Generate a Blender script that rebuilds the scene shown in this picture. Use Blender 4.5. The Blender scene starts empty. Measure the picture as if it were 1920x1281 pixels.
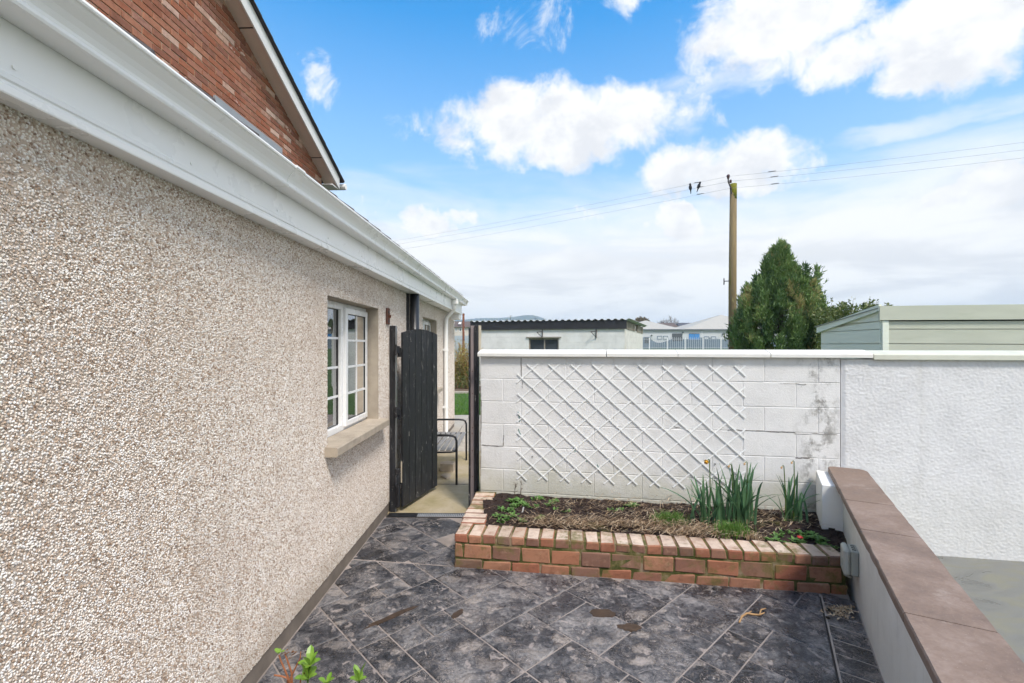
import bpy, bmesh, math, random
import numpy as np
from mathutils import Vector, Matrix, noise as mnoise
R = math.radians
rnd = random.Random(7)
SC = bpy.context.scene
COL = SC.collection

# ------------------------------------------------------------------ camera
F = 865.0; HOR = 648.0; CAMZ = 1.72        # focal length and horizon of the photograph in its pixels
cam = bpy.data.cameras.new('camera'); camo = bpy.data.objects.new('camera', cam); COL.objects.link(camo)
camo.location = (0, 0, CAMZ); camo.rotation_euler = (R(90), 0, 0)
cam.sensor_width = 36; cam.lens = 36 * F / 1920; cam.shift_y = 7.5 / 1920
cam.clip_start = 0.05; cam.clip_end = 20000
SC.camera = camo

# ------------------------------------------------------------------ sun, exposure
SUN_EL, SUN_AZ = 54.0, 150.0                # azimuth clockwise from +Y (view direction): behind the camera, to the right
sun = bpy.data.lights.new('sun', 'SUN'); suno = bpy.data.objects.new('sun', sun); COL.objects.link(suno)
sun.energy = 2.1; sun.angle = R(12); sun.color = (1.0, 0.935, 0.86)
sd = Vector((math.sin(R(SUN_AZ)) * math.cos(R(SUN_EL)), math.cos(R(SUN_AZ)) * math.cos(R(SUN_EL)), math.sin(R(SUN_EL))))
suno.rotation_euler = sd.to_track_quat('Z', 'Y').to_euler(); suno.location = (6, -6, 12)
SC.view_settings.view_transform = 'Standard'; SC.view_settings.look = 'None'
SC.view_settings.gamma = 1; SC.view_settings.use_curve_mapping = False
SC.view_settings.exposure = 0.90
try:
    SC.cycles.use_denoising = True; SC.cycles.denoiser = 'OPENIMAGEDENOISE'
    SC.cycles.max_bounces = 5; SC.cycles.diffuse_bounces = 3; SC.cycles.glossy_bounces = 2; SC.cycles.use_adaptive_sampling = True; SC.cycles.adaptive_threshold = 0.03; SC.cycles.volume_bounces = 1; SC.cycles.transparent_max_bounces = 12
    SC.cycles.sample_clamp_indirect = 6
except Exception: pass

# ------------------------------------------------------------------ node helper
class G:
    def __init__(s, tree): s.t = tree; s.N = tree.nodes; s.L = tree.links
    def n(s, typ, ins=None, **props):
        nd = s.N.new(typ)
        for k, v in props.items(): setattr(nd, k, v)
        for k, v in (ins or {}).items(): s.set(nd.inputs[k], v)
        return nd
    def set(s, inp, v):
        if isinstance(v, bpy.types.NodeSocket): s.L.new(v, inp)
        else:
            if isinstance(v, (tuple, list)) and len(v) == 3 and inp.type == 'RGBA': v = (*v, 1)
            inp.default_value = v
    def m(s, op, a, b=0.0, c=None, clamp=False):
        nd = s.n('ShaderNodeMath', {0: a, 1: b}, operation=op, use_clamp=clamp)
        if c is not None: s.set(nd.inputs[2], c)
        return nd.outputs[0]
    def v(s, op, a, b=(0, 0, 0)):
        return s.n('ShaderNodeVectorMath', {0: a, 1: b}, operation=op).outputs[0]
    def mr(s, v, a, b, c=0.0, d=1.0, smooth=True):
        nd = s.n('ShaderNodeMapRange', {'Value': v, 'From Min': a, 'From Max': b, 'To Min': c, 'To Max': d})
        if smooth: nd.interpolation_type = 'SMOOTHSTEP'
        return nd.outputs[0]
    def mix(s, f, a, b, blend='MIX'):
        nd = s.n('ShaderNodeMix', data_type='RGBA', blend_type=blend)
        s.set(nd.inputs[0], f); s.set(nd.inputs[6], a); s.set(nd.inputs[7], b)
        return nd.outputs[2]
    def noise(s, vec, scale, detail=5, rough=0.55, dist=0.0, out='Fac'):
        return s.n('ShaderNodeTexNoise', {'Vector': vec, 'Scale': scale, 'Detail': detail, 'Roughness': rough, 'Distortion': dist}).outputs[out]
    def voro(s, vec, scale, feature='F1', out='Distance', rand=1.0):
        return s.n('ShaderNodeTexVoronoi', {'Vector': vec, 'Scale': scale, 'Randomness': rand}, feature=feature).outputs[out]
    def ramp(s, fac, stops, interp='LINEAR'):
        nd = s.n('ShaderNodeValToRGB', {'Fac': fac}); cr = nd.color_ramp; cr.interpolation = interp
        while len(cr.elements) < len(stops): cr.elements.new(0.5)
        for e, (p, c) in zip(cr.elements, stops):
            e.position = p; e.color = (*c, 1) if len(c) == 3 else c
        return nd.outputs[0]
    def bump(s, h, strength=0.5, dist=0.01, normal=None):
        nd = s.n('ShaderNodeBump', {'Height': h, 'Strength': strength, 'Distance': dist})
        if normal is not None: s.set(nd.inputs['Normal'], normal)
        return nd.outputs[0]
    def scalev(s, vec, x, y, z): return s.v('MULTIPLY', vec, (x, y, z))

# ------------------------------------------------------------------ sky: clear blue with fair-weather cloud and a low bank
def ang(px, py):
    a = math.atan((px - 960) / F); return a, math.atan((HOR - py) / F * math.cos(a))
W = bpy.data.worlds.new('World'); SC.world = W; W.use_nodes = True
try: W.cycles.sampling_method = 'MANUAL'; W.cycles.sample_map_resolution = 512
except Exception: pass
g = G(W.node_tree); g.N.clear()
dirv = g.n('ShaderNodeTexCoord').outputs['Generated']
xyz = g.n('ShaderNodeSeparateXYZ', {0: dirv}).outputs
az0 = g.m('ARCTAN2', xyz[0], xyz[1]); el0 = g.m('ARCSINE', xyz[2])
wn = g.n('ShaderNodeTexNoise', {'Vector': dirv, 'Scale': 6.0, 'Detail': 6, 'Roughness': 0.62})
wo = g.v('SUBTRACT', wn.outputs['Color'], (0.5, 0.5, 0.5)); wx = g.n('ShaderNodeSeparateXYZ', {0: wo}).outputs
az = g.m('MULTIPLY_ADD', wx[0], 0.11, az0); el = g.m('MULTIPLY_ADD', wx[1], 0.06, el0)
fine = g.noise(dirv, 13, 8, 0.63, 0.25)
BL = [(1065, 238, 250, 76), (960, 225, 120, 62), (1170, 215, 120, 62), (1350, 318, 190, 58), (1440, 300, 70, 40), (1460, 50, 205, 85), (1590, 110, 120, 50),
      (1800, 60, 190, 100), (1720, 130, 90, 45), (1880, 345, 120, 62), (1780, 372, 90, 30), (815, 415, 90, 40), (1270, 420, 80, 40)]
SMALL = [(1030, 30, 85, 62), (960, 50, 70, 40), (592, 168, 55, 52), (738, 217, 50, 50), (805, 226, 70, 30), (1165, 2, 90, 30), (1510, 386, 100, 44), (690, 408, 90, 56), (1090, 400, 60, 30)]
WISP = [(1790, 222, 260, 26), (1330, 150, 150, 34), (1010, 175, 60, 20), (1560, 400, 200, 22), (780, 380, 60, 10), (1290, 240, 40, 40)]
def blobs(lst, azs, els):
    f = None
    for px, py, hw, hh in lst:
        a, e = ang(px, py); w = hw / F * math.cos(a) ** 2; h = hh / F * math.cos(a)
        da = g.m('MULTIPLY', g.m('SUBTRACT', azs, a), 1 / w); de = g.m('MULTIPLY', g.m('SUBTRACT', els, e), 1 / h)
        d = g.m('SUBTRACT', 1.0, g.m('MULTIPLY_ADD', da, da, g.m('MULTIPLY', de, de)))
        f = d if f is None else g.m('MAXIMUM', f, d)
    return f
cb = g.m('MULTIPLY_ADD', g.m('SUBTRACT', fine, 0.5), 2.6, blobs(BL, az, el))
cum = g.mr(cb, -0.10, 0.70)
rag = g.mr(g.m('MULTIPLY_ADD', g.m('SUBTRACT', g.noise(dirv, 11, 8, 0.66, 0.5), 0.58), 6.0, blobs(SMALL, az0, el0)), 0.0, 1.5)
rag = g.m('MULTIPLY', rag, 0.92)
cum = g.m('MAXIMUM', cum, rag)
wb = g.m('MULTIPLY_ADD', g.m('SUBTRACT', g.noise(g.scalev(dirv, 1, 1, 3.5), 7, 6, 0.6, 0.6), 0.5), 3.0, blobs(WISP, az, el))
wis = g.m('MULTIPLY', g.mr(wb, -0.2, 1.3), 0.62)
# the same kind of cloud goes on unseen all round, thickened to whiten the light, outside the photographed piece of sky
zz = g.m('ADD', g.m('MAXIMUM', xyz[2], 0.0), 0.22)
pv = g.n('ShaderNodeCombineXYZ', {0: g.m('DIVIDE', xyz[0], zz), 1: g.m('DIVIDE', xyz[1], zz), 2: 0.3}).outputs[0]
gen = g.mr(g.noise(pv, 1.25, 5, 0.58, 0.3), 0.42, 0.56)
outm = g.m('MAXIMUM', g.mr(g.m('ABSOLUTE', az0), 0.86, 1.0), g.mr(el0, 0.66, 0.8))
gen = g.m('MULTIPLY', gen, outm)
streak = g.noise(g.scalev(dirv, 1.6, 1.6, 7), 2.3, 6, 0.58, 0.5)
bank = g.mr(g.m('MULTIPLY_ADD', streak, -0.20, g.m('ADD', el0, 0.10)), 0.37, 0.19)
bank = g.m('MULTIPLY', bank, 0.97)
cover = g.m('MAXIMUM', g.m('MAXIMUM', cum, wis), g.m('MAXIMUM', gen, bank), clamp=True)
sky = g.n('ShaderNodeTexSky', sky_type='NISHITA', sun_disc=False, sun_elevation=R(SUN_EL), sun_rotation=R(SUN_AZ),
          altitude=0, air_density=1.0, dust_density=0.6, ozone_density=2.0)
hs = g.n('ShaderNodeHueSaturation', {'Hue': 0.491, 'Saturation': 1.42, 'Value': 1.42, 'Color': sky.outputs[0]})
blue = g.mix(g.mr(el0, 0.62, 0.20, 0.0, 0.62, smooth=False), hs.outputs[0], (2.9, 3.35, 3.9))          # thin high veil, denser towards the horizon
puff = g.noise(g.scalev(dirv, 1, 1, 1.5), 10, 6, 0.6, 0.2)
shade = g.mr(g.m('MULTIPLY_ADD', puff, 1.0, g.m('MULTIPLY', cb, -0.10)), 0.28, 0.52)
ctop = g.mix(shade, (3.95, 4.04, 4.22), (4.9, 4.9, 4.88))
cbank = g.mix(g.mr(streak, 0.38, 0.56), (3.9, 3.92, 4.0), (5.0, 4.96, 4.88))
ccol = g.mix(g.mr(el0, 0.10, 0.28), cbank, ctop)
bg = g.n('ShaderNodeBackground', {'Color': g.mix(cover, blue, ccol), 'Strength': 0.120})
g.L.new(bg.outputs[0], g.n('ShaderNodeOutputWorld').inputs[0])

# ------------------------------------------------------------------ materials
MATS = {}
def new_mat(name):
    m = bpy.data.materials.new(name); m.use_nodes = True; g = G(m.node_tree); g.N.clear()
    g.p = g.n('ShaderNodeBsdfPrincipled'); g.out = g.n('ShaderNodeOutputMaterial')
    g.L.new(g.p.outputs[0], g.out.inputs[0]); MATS[name] = m
    g.pos = g.n('ShaderNodeNewGeometry').outputs['Position']
    return m, g
def objvec(g):
    oi = g.n('ShaderNodeObjectInfo'); tc = g.n('ShaderNodeTexCoord').outputs['Object']
    return g.v('ADD', tc, g.v('MULTIPLY', oi.outputs['Location'], (3.1, 2.7, 1.9))), oi.outputs['Random']
def sc3(c, k): return tuple(min(1, x * k) for x in c)
def simple(name, col, rough=0.6, var=0.25, scale=12, bump=0.15, bscale=60, bdist=0.004, metal=0.0, dirt=None, stretch=None, spec=0.5):
    m, g = new_mat(name); vec, rn = objvec(g)
    if stretch: vec = g.scalev(vec, *stretch)
    nf = g.noise(vec, scale, 6, 0.6)
    c = g.ramp(nf, [(0.25, sc3(col, 1 - var)), (0.5, col), (0.75, sc3(col, 1 + var))])
    c = g.mix(g.mr(rn, 0, 1, 0, 0.3 * var * 2, smooth=False), c, sc3(col, 1 - var))
    if dirt:
        c = g.mix(g.mr(g.noise(vec, scale * 0.31, 7, 0.65), 0.55, 0.75, 0, dirt[1]), c, dirt[0])
    g.set(g.p.inputs['Base Color'], c); g.set(g.p.inputs['Metallic'], metal); g.set(g.p.inputs['Specular IOR Level'], spec)
    g.set(g.p.inputs['Roughness'], g.mr(nf, 0.2, 0.8, max(0, rough - 0.1), min(1, rough + 0.1)))
    if bump: g.set(g.p.inputs['Normal'], g.bump(g.noise(vec, bscale, 5, 0.6), bump, bdist))
    return m

# ------------------------------------------------------------------ mesh helpers (vertices are given in world coordinates)
WM = {}
def wmat(o): return WM.get(o.name, Matrix())
def prop(o, label=None, cat=None, group=None, kind=None):
    if label: o['label'] = label
    if cat: o['category'] = cat
    if group: o['group'] = group
    if kind: o['kind'] = kind
    return o
def place(o, parent, mw):
    COL.objects.link(o)
    if parent is not None:
        o.parent = parent; o.matrix_parent_inverse = wmat(parent).inverted()
    o.matrix_basis = mw; WM[o.name] = mw
    return o
def thing(name, loc, label, cat, group=None):
    o = bpy.data.objects.new(name, None); o.empty_display_size = 0.1
    place(o, None, Matrix.Translation(Vector(loc))); return prop(o, label, cat, group)
def as_mat(m): return MATS[m] if isinstance(m, str) else m
def mesh_obj(name, V, Fc, mat, parent=None, smooth=False, attr=None, origin=None):
    V = np.asarray(V, float).reshape(-1, 3)
    if origin is None:
        lo, hi = V.min(0), V.max(0); origin = np.array([(lo[0] + hi[0]) / 2, (lo[1] + hi[1]) / 2, lo[2]])
    me = bpy.data.meshes.new(name); me.from_pydata((V - origin).tolist(), [], Fc if isinstance(Fc, list) else Fc.tolist()); me.update()
    me.materials.append(as_mat(mat))
    if smooth:
        me.polygons.foreach_set('use_smooth', [True] * len(me.polygons))
    if attr is not None:
        for k, a in attr.items():
            at = me.attributes.new(k, 'FLOAT', 'POINT'); at.data.foreach_set('value', np.asarray(a, float).ravel())
    o = bpy.data.objects.new(name, me)
    return place(o, parent, Matrix.Translation(Vector(origin.tolist() if hasattr(origin, 'tolist') else origin)))
class Fr:
    """a local frame: u along, d outwards, z up"""
    def __init__(s, o, u, n=None):
        s.o = Vector((o[0], o[1], 0)); s.u = Vector((u[0], u[1], 0)).normalized()
        s.n = Vector((s.u.y, -s.u.x, 0)) if n is None else Vector((n[0], n[1], 0)).normalized()
    def __call__(s, u, d, z): return s.o + s.u * u + s.n * d + Vector((0, 0, z))
WF = Fr((0, 0), (1, 0), (0, 1))
class MB:
    def __init__(s): s.V = []; s.F = []
    def poly(s, pts):
        b = len(s.V); s.V += [tuple(p) for p in pts]; s.F.append(list(range(b, b + len(pts))))
    def quad_out(s, pts, c):
        pts = [Vector(p) for p in pts]; n = (pts[1] - pts[0]).cross(pts[2] - pts[0]); m = sum(pts, Vector()) / len(pts)
        s.poly(pts if n.dot(m - c) >= 0 else pts[::-1])
    def hexa(s, P):
        """eight corners: 0-3 bottom loop, 4-7 top loop"""
        P = [Vector(p) for p in P]; c = sum(P, Vector()) / 8
        for f in ((0, 1, 2, 3), (4, 5, 6, 7), (0, 1, 5, 4), (1, 2, 6, 5), (2, 3, 7, 6), (3, 0, 4, 7)): s.quad_out([P[i] for i in f], c)
        return s
    def box(s, fr, u0, u1, d0, d1, z0, z1):
        return s.hexa([fr(u0, d0, z0), fr(u1, d0, z0), fr(u1, d1, z0), fr(u0, d1, z0), fr(u0, d0, z1), fr(u1, d0, z1), fr(u1, d1, z1), fr(u0, d1, z1)])
    def cbox(s, fr, u0, u1, d0, d1, z0, z1, c=0.004, jit=0.0):
        ctr = Vector(((u0 + u1) / 2, (d0 + d1) / 2, (z0 + z1) / 2)); h = Vector((abs(u1 - u0) / 2, abs(d1 - d0) / 2, abs(z1 - z0) / 2))
        c = min(c, min(h) * 0.8); idx = {}; L = []
        for sx in (-1, 1):
            for sy in (-1, 1):
                for sz in (-1, 1):
                    j = Vector([rnd.uniform(-jit, jit) for _ in range(3)])
                    for k in range(3):
                        p = Vector((sx * (h.x - (c if k != 0 else 0)), sy * (h.y - (c if k != 1 else 0)), sz * (h.z - (c if k != 2 else 0)))) + j
                        idx[(sx, sy, sz, k)] = len(L); L.append(p + ctr)
        base = len(s.V); s.V += [tuple(fr(p.x, p.y, p.z)) for p in L]; fs = []
        S = (-1, 1)
        for a in S:
            fs.append([(a, -1, -1, 0), (a, 1, -1, 0), (a, 1, 1, 0), (a, -1, 1, 0)])
            fs.append([(-1, a, -1, 1), (1, a, -1, 1), (1, a, 1, 1), (-1, a, 1, 1)])
            fs.append([(-1, -1, a, 2), (1, -1, a, 2), (1, 1, a, 2), (-1, 1, a, 2)])
            for b in S:
                fs.append([(a, b, -1, 0), (a, b, 1, 0), (a, b, 1, 1), (a, b, -1, 1)])
                fs.append([(a, -1, b, 0), (a, 1, b, 0), (a, 1, b, 2), (a, -1, b, 2)])
                fs.append([(-1, a, b, 1), (1, a, b, 1), (1, a, b, 2), (-1, a, b, 2)])
                for e in S: fs.append([(a, b, e, 0), (a, b, e, 1), (a, b, e, 2)])
        wc = fr(ctr.x, ctr.y, ctr.z)
        for f in fs:
            ii = [base + idx[k] for k in f]; P = [Vector(s.V[i]) for i in ii]
            n = (P[1] - P[0]).cross(P[2] - P[0]); m = sum(P, Vector()) / len(P)
            s.F.append(ii if n.dot(m - wc) >= 0 else ii[::-1])
        return s
    def prism(s, fr, uz, d0, d1):
        """polygon in (u, z), extruded from d0 to d1"""
        a = [fr(u, d0, z) for u, z in uz]; b = [fr(u, d1, z) for u, z in uz]
        n = len(uz); base = len(s.V); s.V += [tuple(p) for p in a + b]
        fa = list(range(base, base + n)); fb = list(range(base + n, base + 2 * n))
        fs = [fa, fb[::-1]] + [[fa[i], fb[i], fb[(i + 1) % n], fa[(i + 1) % n]] for i in range(n)]
        s.F += fs
        return s
    def sweep(s, fr, dz, u0, u1):
        """closed profile in (d, z), swept along u"""
        n = len(dz); base = len(s.V)
        s.V += [tuple(fr(u0, d, z)) for d, z in dz] + [tuple(fr(u1, d, z)) for d, z in dz]
        A = list(range(base, base + n)); B = list(range(base + n, base + 2 * n))
        s.F += [A, B[::-1]] + [[A[i], B[i], B[(i + 1) % n], A[(i + 1) % n]][::-1] for i in range(n)]
        return s
    def slab(s, poly, z0, z1):
        """polygon in world x, y"""
        n = len(poly); ar = sum(poly[i][0] * poly[(i + 1) % n][1] - poly[(i + 1) % n][0] * poly[i][1] for i in range(n))
        if ar < 0: poly = poly[::-1]
        base = len(s.V); s.V += [(x, y, z0) for x, y in poly] + [(x, y, z1) for x, y in poly]
        s.F += [list(range(base, base + n))[::-1], list(range(base + n, base + 2 * n))] + [[base + i, base + (i + 1) % n, base + n + (i + 1) % n, base + n + i] for i in range(n)]
        return s
    def tube(s, pts, r, n=8, caps=True):
        pts = [Vector(p) for p in pts]; rs = r if isinstance(r, (list, tuple)) else [r] * len(pts)
        base = len(s.V); prev = None
        for i, p in enumerate(pts):
            t = (pts[min(i + 1, len(pts) - 1)] - pts[max(i - 1, 0)]).normalized()
            if prev is None: x = t.orthogonal().normalized()
            else:
                x = prev - t * prev.dot(t); x = x.normalized() if x.length > 1e-6 else t.orthogonal().normalized()
            prev = x; y = t.cross(x)
            for k in range(n):
                a = 2 * math.pi * k / n; s.V.append(tuple(p + (x * math.cos(a) + y * math.sin(a)) * rs[i]))
        for i in range(len(pts) - 1):
            for k in range(n):
                a = base + i * n + k; b = base + i * n + (k + 1) % n
                s.F.append([a, b, b + n, a + n])
        if caps:
            s.F.append(list(range(base, base + n))[::-1]); e = base + (len(pts) - 1) * n; s.F.append(list(range(e, e + n)))
        return s
    def ribbon(s, pts, w, side, fold=0.0):
        """a leaf blade: two quads across, folded along the middle"""
        pts = [Vector(p) for p in pts]; side = Vector(side).normalized(); base = len(s.V); n = len(pts)
        for i, p in enumerate(pts):
            t = (pts[min(i + 1, n - 1)] - pts[max(i - 1, 0)]).normalized(); sd = side - t * side.dot(t); sd.normalize(); up = t.cross(sd)
            ww = w[i] if isinstance(w, (list, tuple)) else w
            s.V += [tuple(p - sd * ww + up * fold * ww), tuple(p), tuple(p + sd * ww + up * fold * ww)]
        for i in range(n - 1):
            b = base + 3 * i; s.F += [[b, b + 1, b + 4, b + 3], [b + 1, b + 2, b + 5, b + 4]]
        return s
    def lathe(s, c, prof, n=12):
        base = len(s.V); c = Vector(c)
        for r, z in prof:
            for k in range(n):
                a = 2 * math.pi * k / n; s.V.append((c.x + r * math.cos(a), c.y + r * math.sin(a), c.z + z))
        for i in range(len(prof) - 1):
            for k in range(n): a = base + i * n + k; b = base + i * n + (k + 1) % n; s.F.append([a, b, b + n, a + n])
        s.F.append(list(range(base, base + n))[::-1]); e = base + (len(prof) - 1) * n; s.F.append(list(range(e, e + n)))
        return s
    def build(s, name, mat, parent=None, smooth=False, fix=True, **kw):
        o = mesh_obj(name, s.V, s.F, mat, parent, smooth, **kw)
        return fixn(o) if fix and len(s.F) < 20000 else o
def inst(name, me, mw, parent):
    o = bpy.data.objects.new(name, me); return place(o, parent, mw)
def P(px, py, Y): return Vector(((px - 960) * Y / F, Y, CAMZ + (HOR - py) * Y / F))
def clip(poly, a, b, c):
    """keep the part of a polygon where a*x + b*y <= c"""
    out = []
    for i, p in enumerate(poly):
        q = poly[(i + 1) % len(poly)]; fp = a * p[0] + b * p[1] - c; fq = a * q[0] + b * q[1] - c
        if fp <= 0: out.append(p)
        if (fp < 0 < fq) or (fq < 0 < fp):
            t = fp / (fp - fq); out.append((p[0] + (q[0] - p[0]) * t, p[1] + (q[1] - p[1]) * t))
    return out
def halfplanes(poly):
    n = len(poly); ar = sum(poly[i][0] * poly[(i + 1) % n][1] - poly[(i + 1) % n][0] * poly[i][1] for i in range(n))
    if ar < 0: poly = poly[::-1]
    hp = []
    for i in range(n):
        p, q = poly[i], poly[(i + 1) % n]; dx, dy = q[0] - p[0], q[1] - p[1]; l = math.hypot(dx, dy)
        if l < 1e-6: continue
        nx, ny = dy / l, -dx / l; hp.append((nx, ny, nx * p[0] + ny * p[1]))
    return hp
def inset(poly, d):
    out = list(poly)
    for a, b, c in halfplanes(poly):
        out = clip(out, a, b, c - d)
        if len(out) < 3: return []
    return out
def area(poly): return abs(sum(poly[i][0] * poly[(i + 1) % len(poly)][1] - poly[(i + 1) % len(poly)][0] * poly[i][1] for i in range(len(poly)))) / 2
def fixn(o):
    bm = bmesh.new(); bm.from_mesh(o.data); bmesh.ops.recalc_face_normals(bm, faces=bm.faces); bm.to_mesh(o.data); bm.free(); return o

# ================================================================== materials of the place
# pebble dash: each pebble takes its colour from its own random value
m, g = new_mat('pebble'); at = g.n('ShaderNodeAttribute', attribute_name='peb', attribute_type='INSTANCER')
c = g.ramp(at.outputs['Fac'], [(0.0, (0.19, 0.12, 0.08)), (0.05, (0.36, 0.25, 0.17)), (0.15, (0.53, 0.42, 0.33)), (0.32, (0.70, 0.61, 0.53)),
                               (0.58, (0.82, 0.77, 0.71)), (0.85, (0.89, 0.86, 0.83)), (1.0, (0.87, 0.85, 0.85))])
big = g.mr(g.noise(g.pos, 1.3, 6, 0.65), 0.42, 0.72, 0, 0.30)
drip = g.mr(g.noise(g.scalev(g.pos, 1, 5.5, 0.5), 1.6, 6, 0.65), 0.52, 0.72, 0, 0.30)
c = g.mix(big, c, (0.48, 0.38, 0.31)); c = g.mix(drip, c, (0.38, 0.30, 0.235)); zz_ = g.n('ShaderNodeSeparateXYZ', {0: g.pos}).outputs[2]; c = g.mix(g.mr(g.m('MULTIPLY_ADD', g.noise(g.pos, 2.4, 7, 0.7), -0.7, zz_), 0.0, -0.26, 0, 0.4), c, (0.30, 0.25, 0.19))
g.set(g.p.inputs['Base Color'], c); g.set(g.p.inputs['Roughness'], 0.55)
simple('dash_mortar', (0.50, 0.41, 0.335), 0.9, 0.3, 30, 0.5, 180)
simple('plinth_cement', (0.20, 0.165, 0.135), 0.9, 0.3, 9, 0.4, 90, dirt=((0.10, 0.085, 0.07), 0.6))
simple('reveal_cement', (0.36, 0.31, 0.25), 0.9, 0.2, 8, 0.3, 120, dirt=((0.22, 0.18, 0.14), 0.6))
simple('sill_concrete', (0.42, 0.355, 0.28), 0.9, 0.2, 10, 0.35, 110, dirt=((0.22, 0.18, 0.14), 0.55))
simple('white_pvc', (0.90, 0.90, 0.89), 0.32, 0.02, 3, 0.02, 40, dirt=((0.66, 0.65, 0.62), 0.14))
simple('upvc_frame', (0.82, 0.82, 0.82), 0.3, 0.02, 3, 0)
simple('rubber', (0.03, 0.03, 0.03), 0.6, 0.1, 3, 0)
simple('black_pipe', (0.018, 0.019, 0.022), 0.35, 0.2, 10, 0.03)
simple('rust', (0.13, 0.05, 0.03), 0.85, 0.5, 30, 0.4, 160)
simple('reflection_drape', (0.70, 0.71, 0.68), 0.9, 0.1, 3, 0)
simple('curtain', (0.50, 0.46, 0.40), 0.9, 0.1, 3, 0)
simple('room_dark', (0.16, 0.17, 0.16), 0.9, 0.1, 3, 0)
m, g = new_mat('pane'); g.N.remove(g.p)
fr_ = g.n('ShaderNodeFresnel', {'IOR': 1.5}); gl = g.n('ShaderNodeBsdfGlossy', {'Roughness': 0.01, 'Color': (1, 1, 1, 1)}); tr = g.n('ShaderNodeBsdfTransparent', {'Color': (0.80, 0.86, 0.84, 1)})
mx = g.n('ShaderNodeMixShader', {0: g.m('MULTIPLY', fr_.outputs[0], 2.6, clamp=True), 1: tr.outputs[0], 2: gl.outputs[0]}); g.L.new(mx.outputs[0], g.out.inputs[0])
simple('far_glass', (0.05, 0.06, 0.07), 0.08, 0.3, 2, 0)
# bricks of the tall house
def brick_mat(name, stops, rough=0.85, sunlit_fade=None, moss=0.0):
    m, g = new_mat(name); vec, rn = objvec(g); a = g.n('ShaderNodeAttribute', attribute_name='tint').outputs['Fac']
    nf = g.noise(vec, 22, 6, 0.65)
    key = g.m('ADD', g.m('MULTIPLY', rn, 0.86), g.m('ADD', a, g.m('MULTIPLY', nf, 0.14)))
    c = g.ramp(g.m('FRACT', key), stops)
    c = g.mix(g.mr(g.noise(vec, 16, 6, 0.72), 0.48, 0.70, 0, 0.55), c, sc3(stops[1][1], 0.42)); c = g.mix(g.mr(g.noise(g.v('ADD', vec, (5, 3, 1)), 11, 6, 0.7), 0.56, 0.72, 0, 0.5), c, (0.46, 0.29, 0.19))
    if sunlit_fade:  # upward faces paler: worn and sunlit tops put into the colour
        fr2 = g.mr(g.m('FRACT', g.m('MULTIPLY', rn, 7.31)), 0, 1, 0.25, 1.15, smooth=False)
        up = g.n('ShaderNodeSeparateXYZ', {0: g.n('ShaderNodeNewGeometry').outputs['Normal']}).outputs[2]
        c = g.mix(g.m('MULTIPLY', g.mr(up, 0.7, 0.95), g.mr(g.noise(vec, 14, 5, 0.7), 0.25, 0.6, 0.35, 0.9)), c, g.mix(fr2, sc3(sunlit_fade, 0.72), (0.68, 0.56, 0.46)))
    if moss:
        mo = g.mr(g.noise(g.pos, 5.0, 7, 0.74), 0.50, 0.66, 0, moss)
        c = g.mix(mo, c, (0.13, 0.115, 0.03))
    g.set(g.p.inputs['Base Color'], c); g.set(g.p.inputs['Roughness'], rough)
    g.set(g.p.inputs['Normal'], g.bump(g.noise(vec, 85, 5, 0.7), 0.5, 0.004))
brick_mat('house_brick', [(0.0, (0.30, 0.095, 0.05)), (0.22, (0.38, 0.135, 0.07)), (0.42, (0.23, 0.092, 0.06)), (0.6, (0.43, 0.18, 0.105)), (0.78, (0.34, 0.15, 0.105)), (0.9, (0.56, 0.36, 0.28)), (1.0, (0.68, 0.50, 0.42))])
simple('house_mortar', (0.50, 0.36, 0.25), 0.95, 0.2, 20, 0.2)
brick_mat('planter_brick', [(0.0, (0.27, 0.095, 0.055)), (0.22, (0.36, 0.155, 0.085)), (0.42, (0.20, 0.105, 0.075)), (0.62, (0.37, 0.175, 0.10)), (0.82, (0.17, 0.105, 0.075)), (1.0, (0.31, 0.125, 0.08))], sunlit_fade=(0.60, 0.45, 0.34), moss=0.85)
m, g = new_mat('planter_mortar'); nf = g.noise(g.pos, 7, 6, 0.65)
g.set(g.p.inputs['Base Color'], g.ramp(nf, [(0.38, (0.27, 0.20, 0.13)), (0.47, (0.15, 0.125, 0.045)), (0.57, (0.050, 0.060, 0.010))])); g.set(g.p.inputs['Roughness'], 0.95)
g.set(g.p.inputs['Normal'], g.bump(g.noise(g.pos, 120, 4, 0.7), 0.6, 0.004))
simple('lead', (0.33, 0.35, 0.38), 0.5, 0.15, 6, 0.1)
simple('soffit_board', (0.74, 0.61, 0.53), 0.7, 0.06, 4, 0)
simple('white_board', (0.80, 0.79, 0.78), 0.5, 0.05, 4, 0)
simple('roof_tile', (0.065, 0.055, 0.055), 0.85, 0.3, 20, 0.3)
# black painted gate timber
m, g = new_mat('gate_paint'); vec, rn = objvec(g); st = g.scalev(vec, 12, 12, 0.45)
gr = g.noise(st, 7, 5, 0.6, 0.1); c = g.ramp(gr, [(0.3, (0.005, 0.005, 0.007)), (0.52, (0.013, 0.013, 0.016)), (0.64, (0.028, 0.029, 0.034)), (0.78, (0.060, 0.062, 0.068))])
wear = g.mr(g.noise(g.scalev(vec, 4, 4, 0.9), 6, 8, 0.80), 0.57, 0.64)
c = g.mix(g.m('MULTIPLY', wear, 0.55), c, (0.17, 0.17, 0.17)); chip = g.mr(g.noise(g.scalev(vec, 1, 1, 0.45), 20, 7, 0.82), 0.615, 0.645); c = g.mix(g.m('MULTIPLY', chip, 0.8), c, (0.42, 0.40, 0.37)); g.set(g.p.inputs['Base Color'], c)
g.set(g.p.inputs['Roughness'], g.mr(gr, 0.3, 0.7, 0.42, 0.7)); g.set(g.p.inputs['Normal'], g.bump(gr, 0.35, 0.006))
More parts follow.
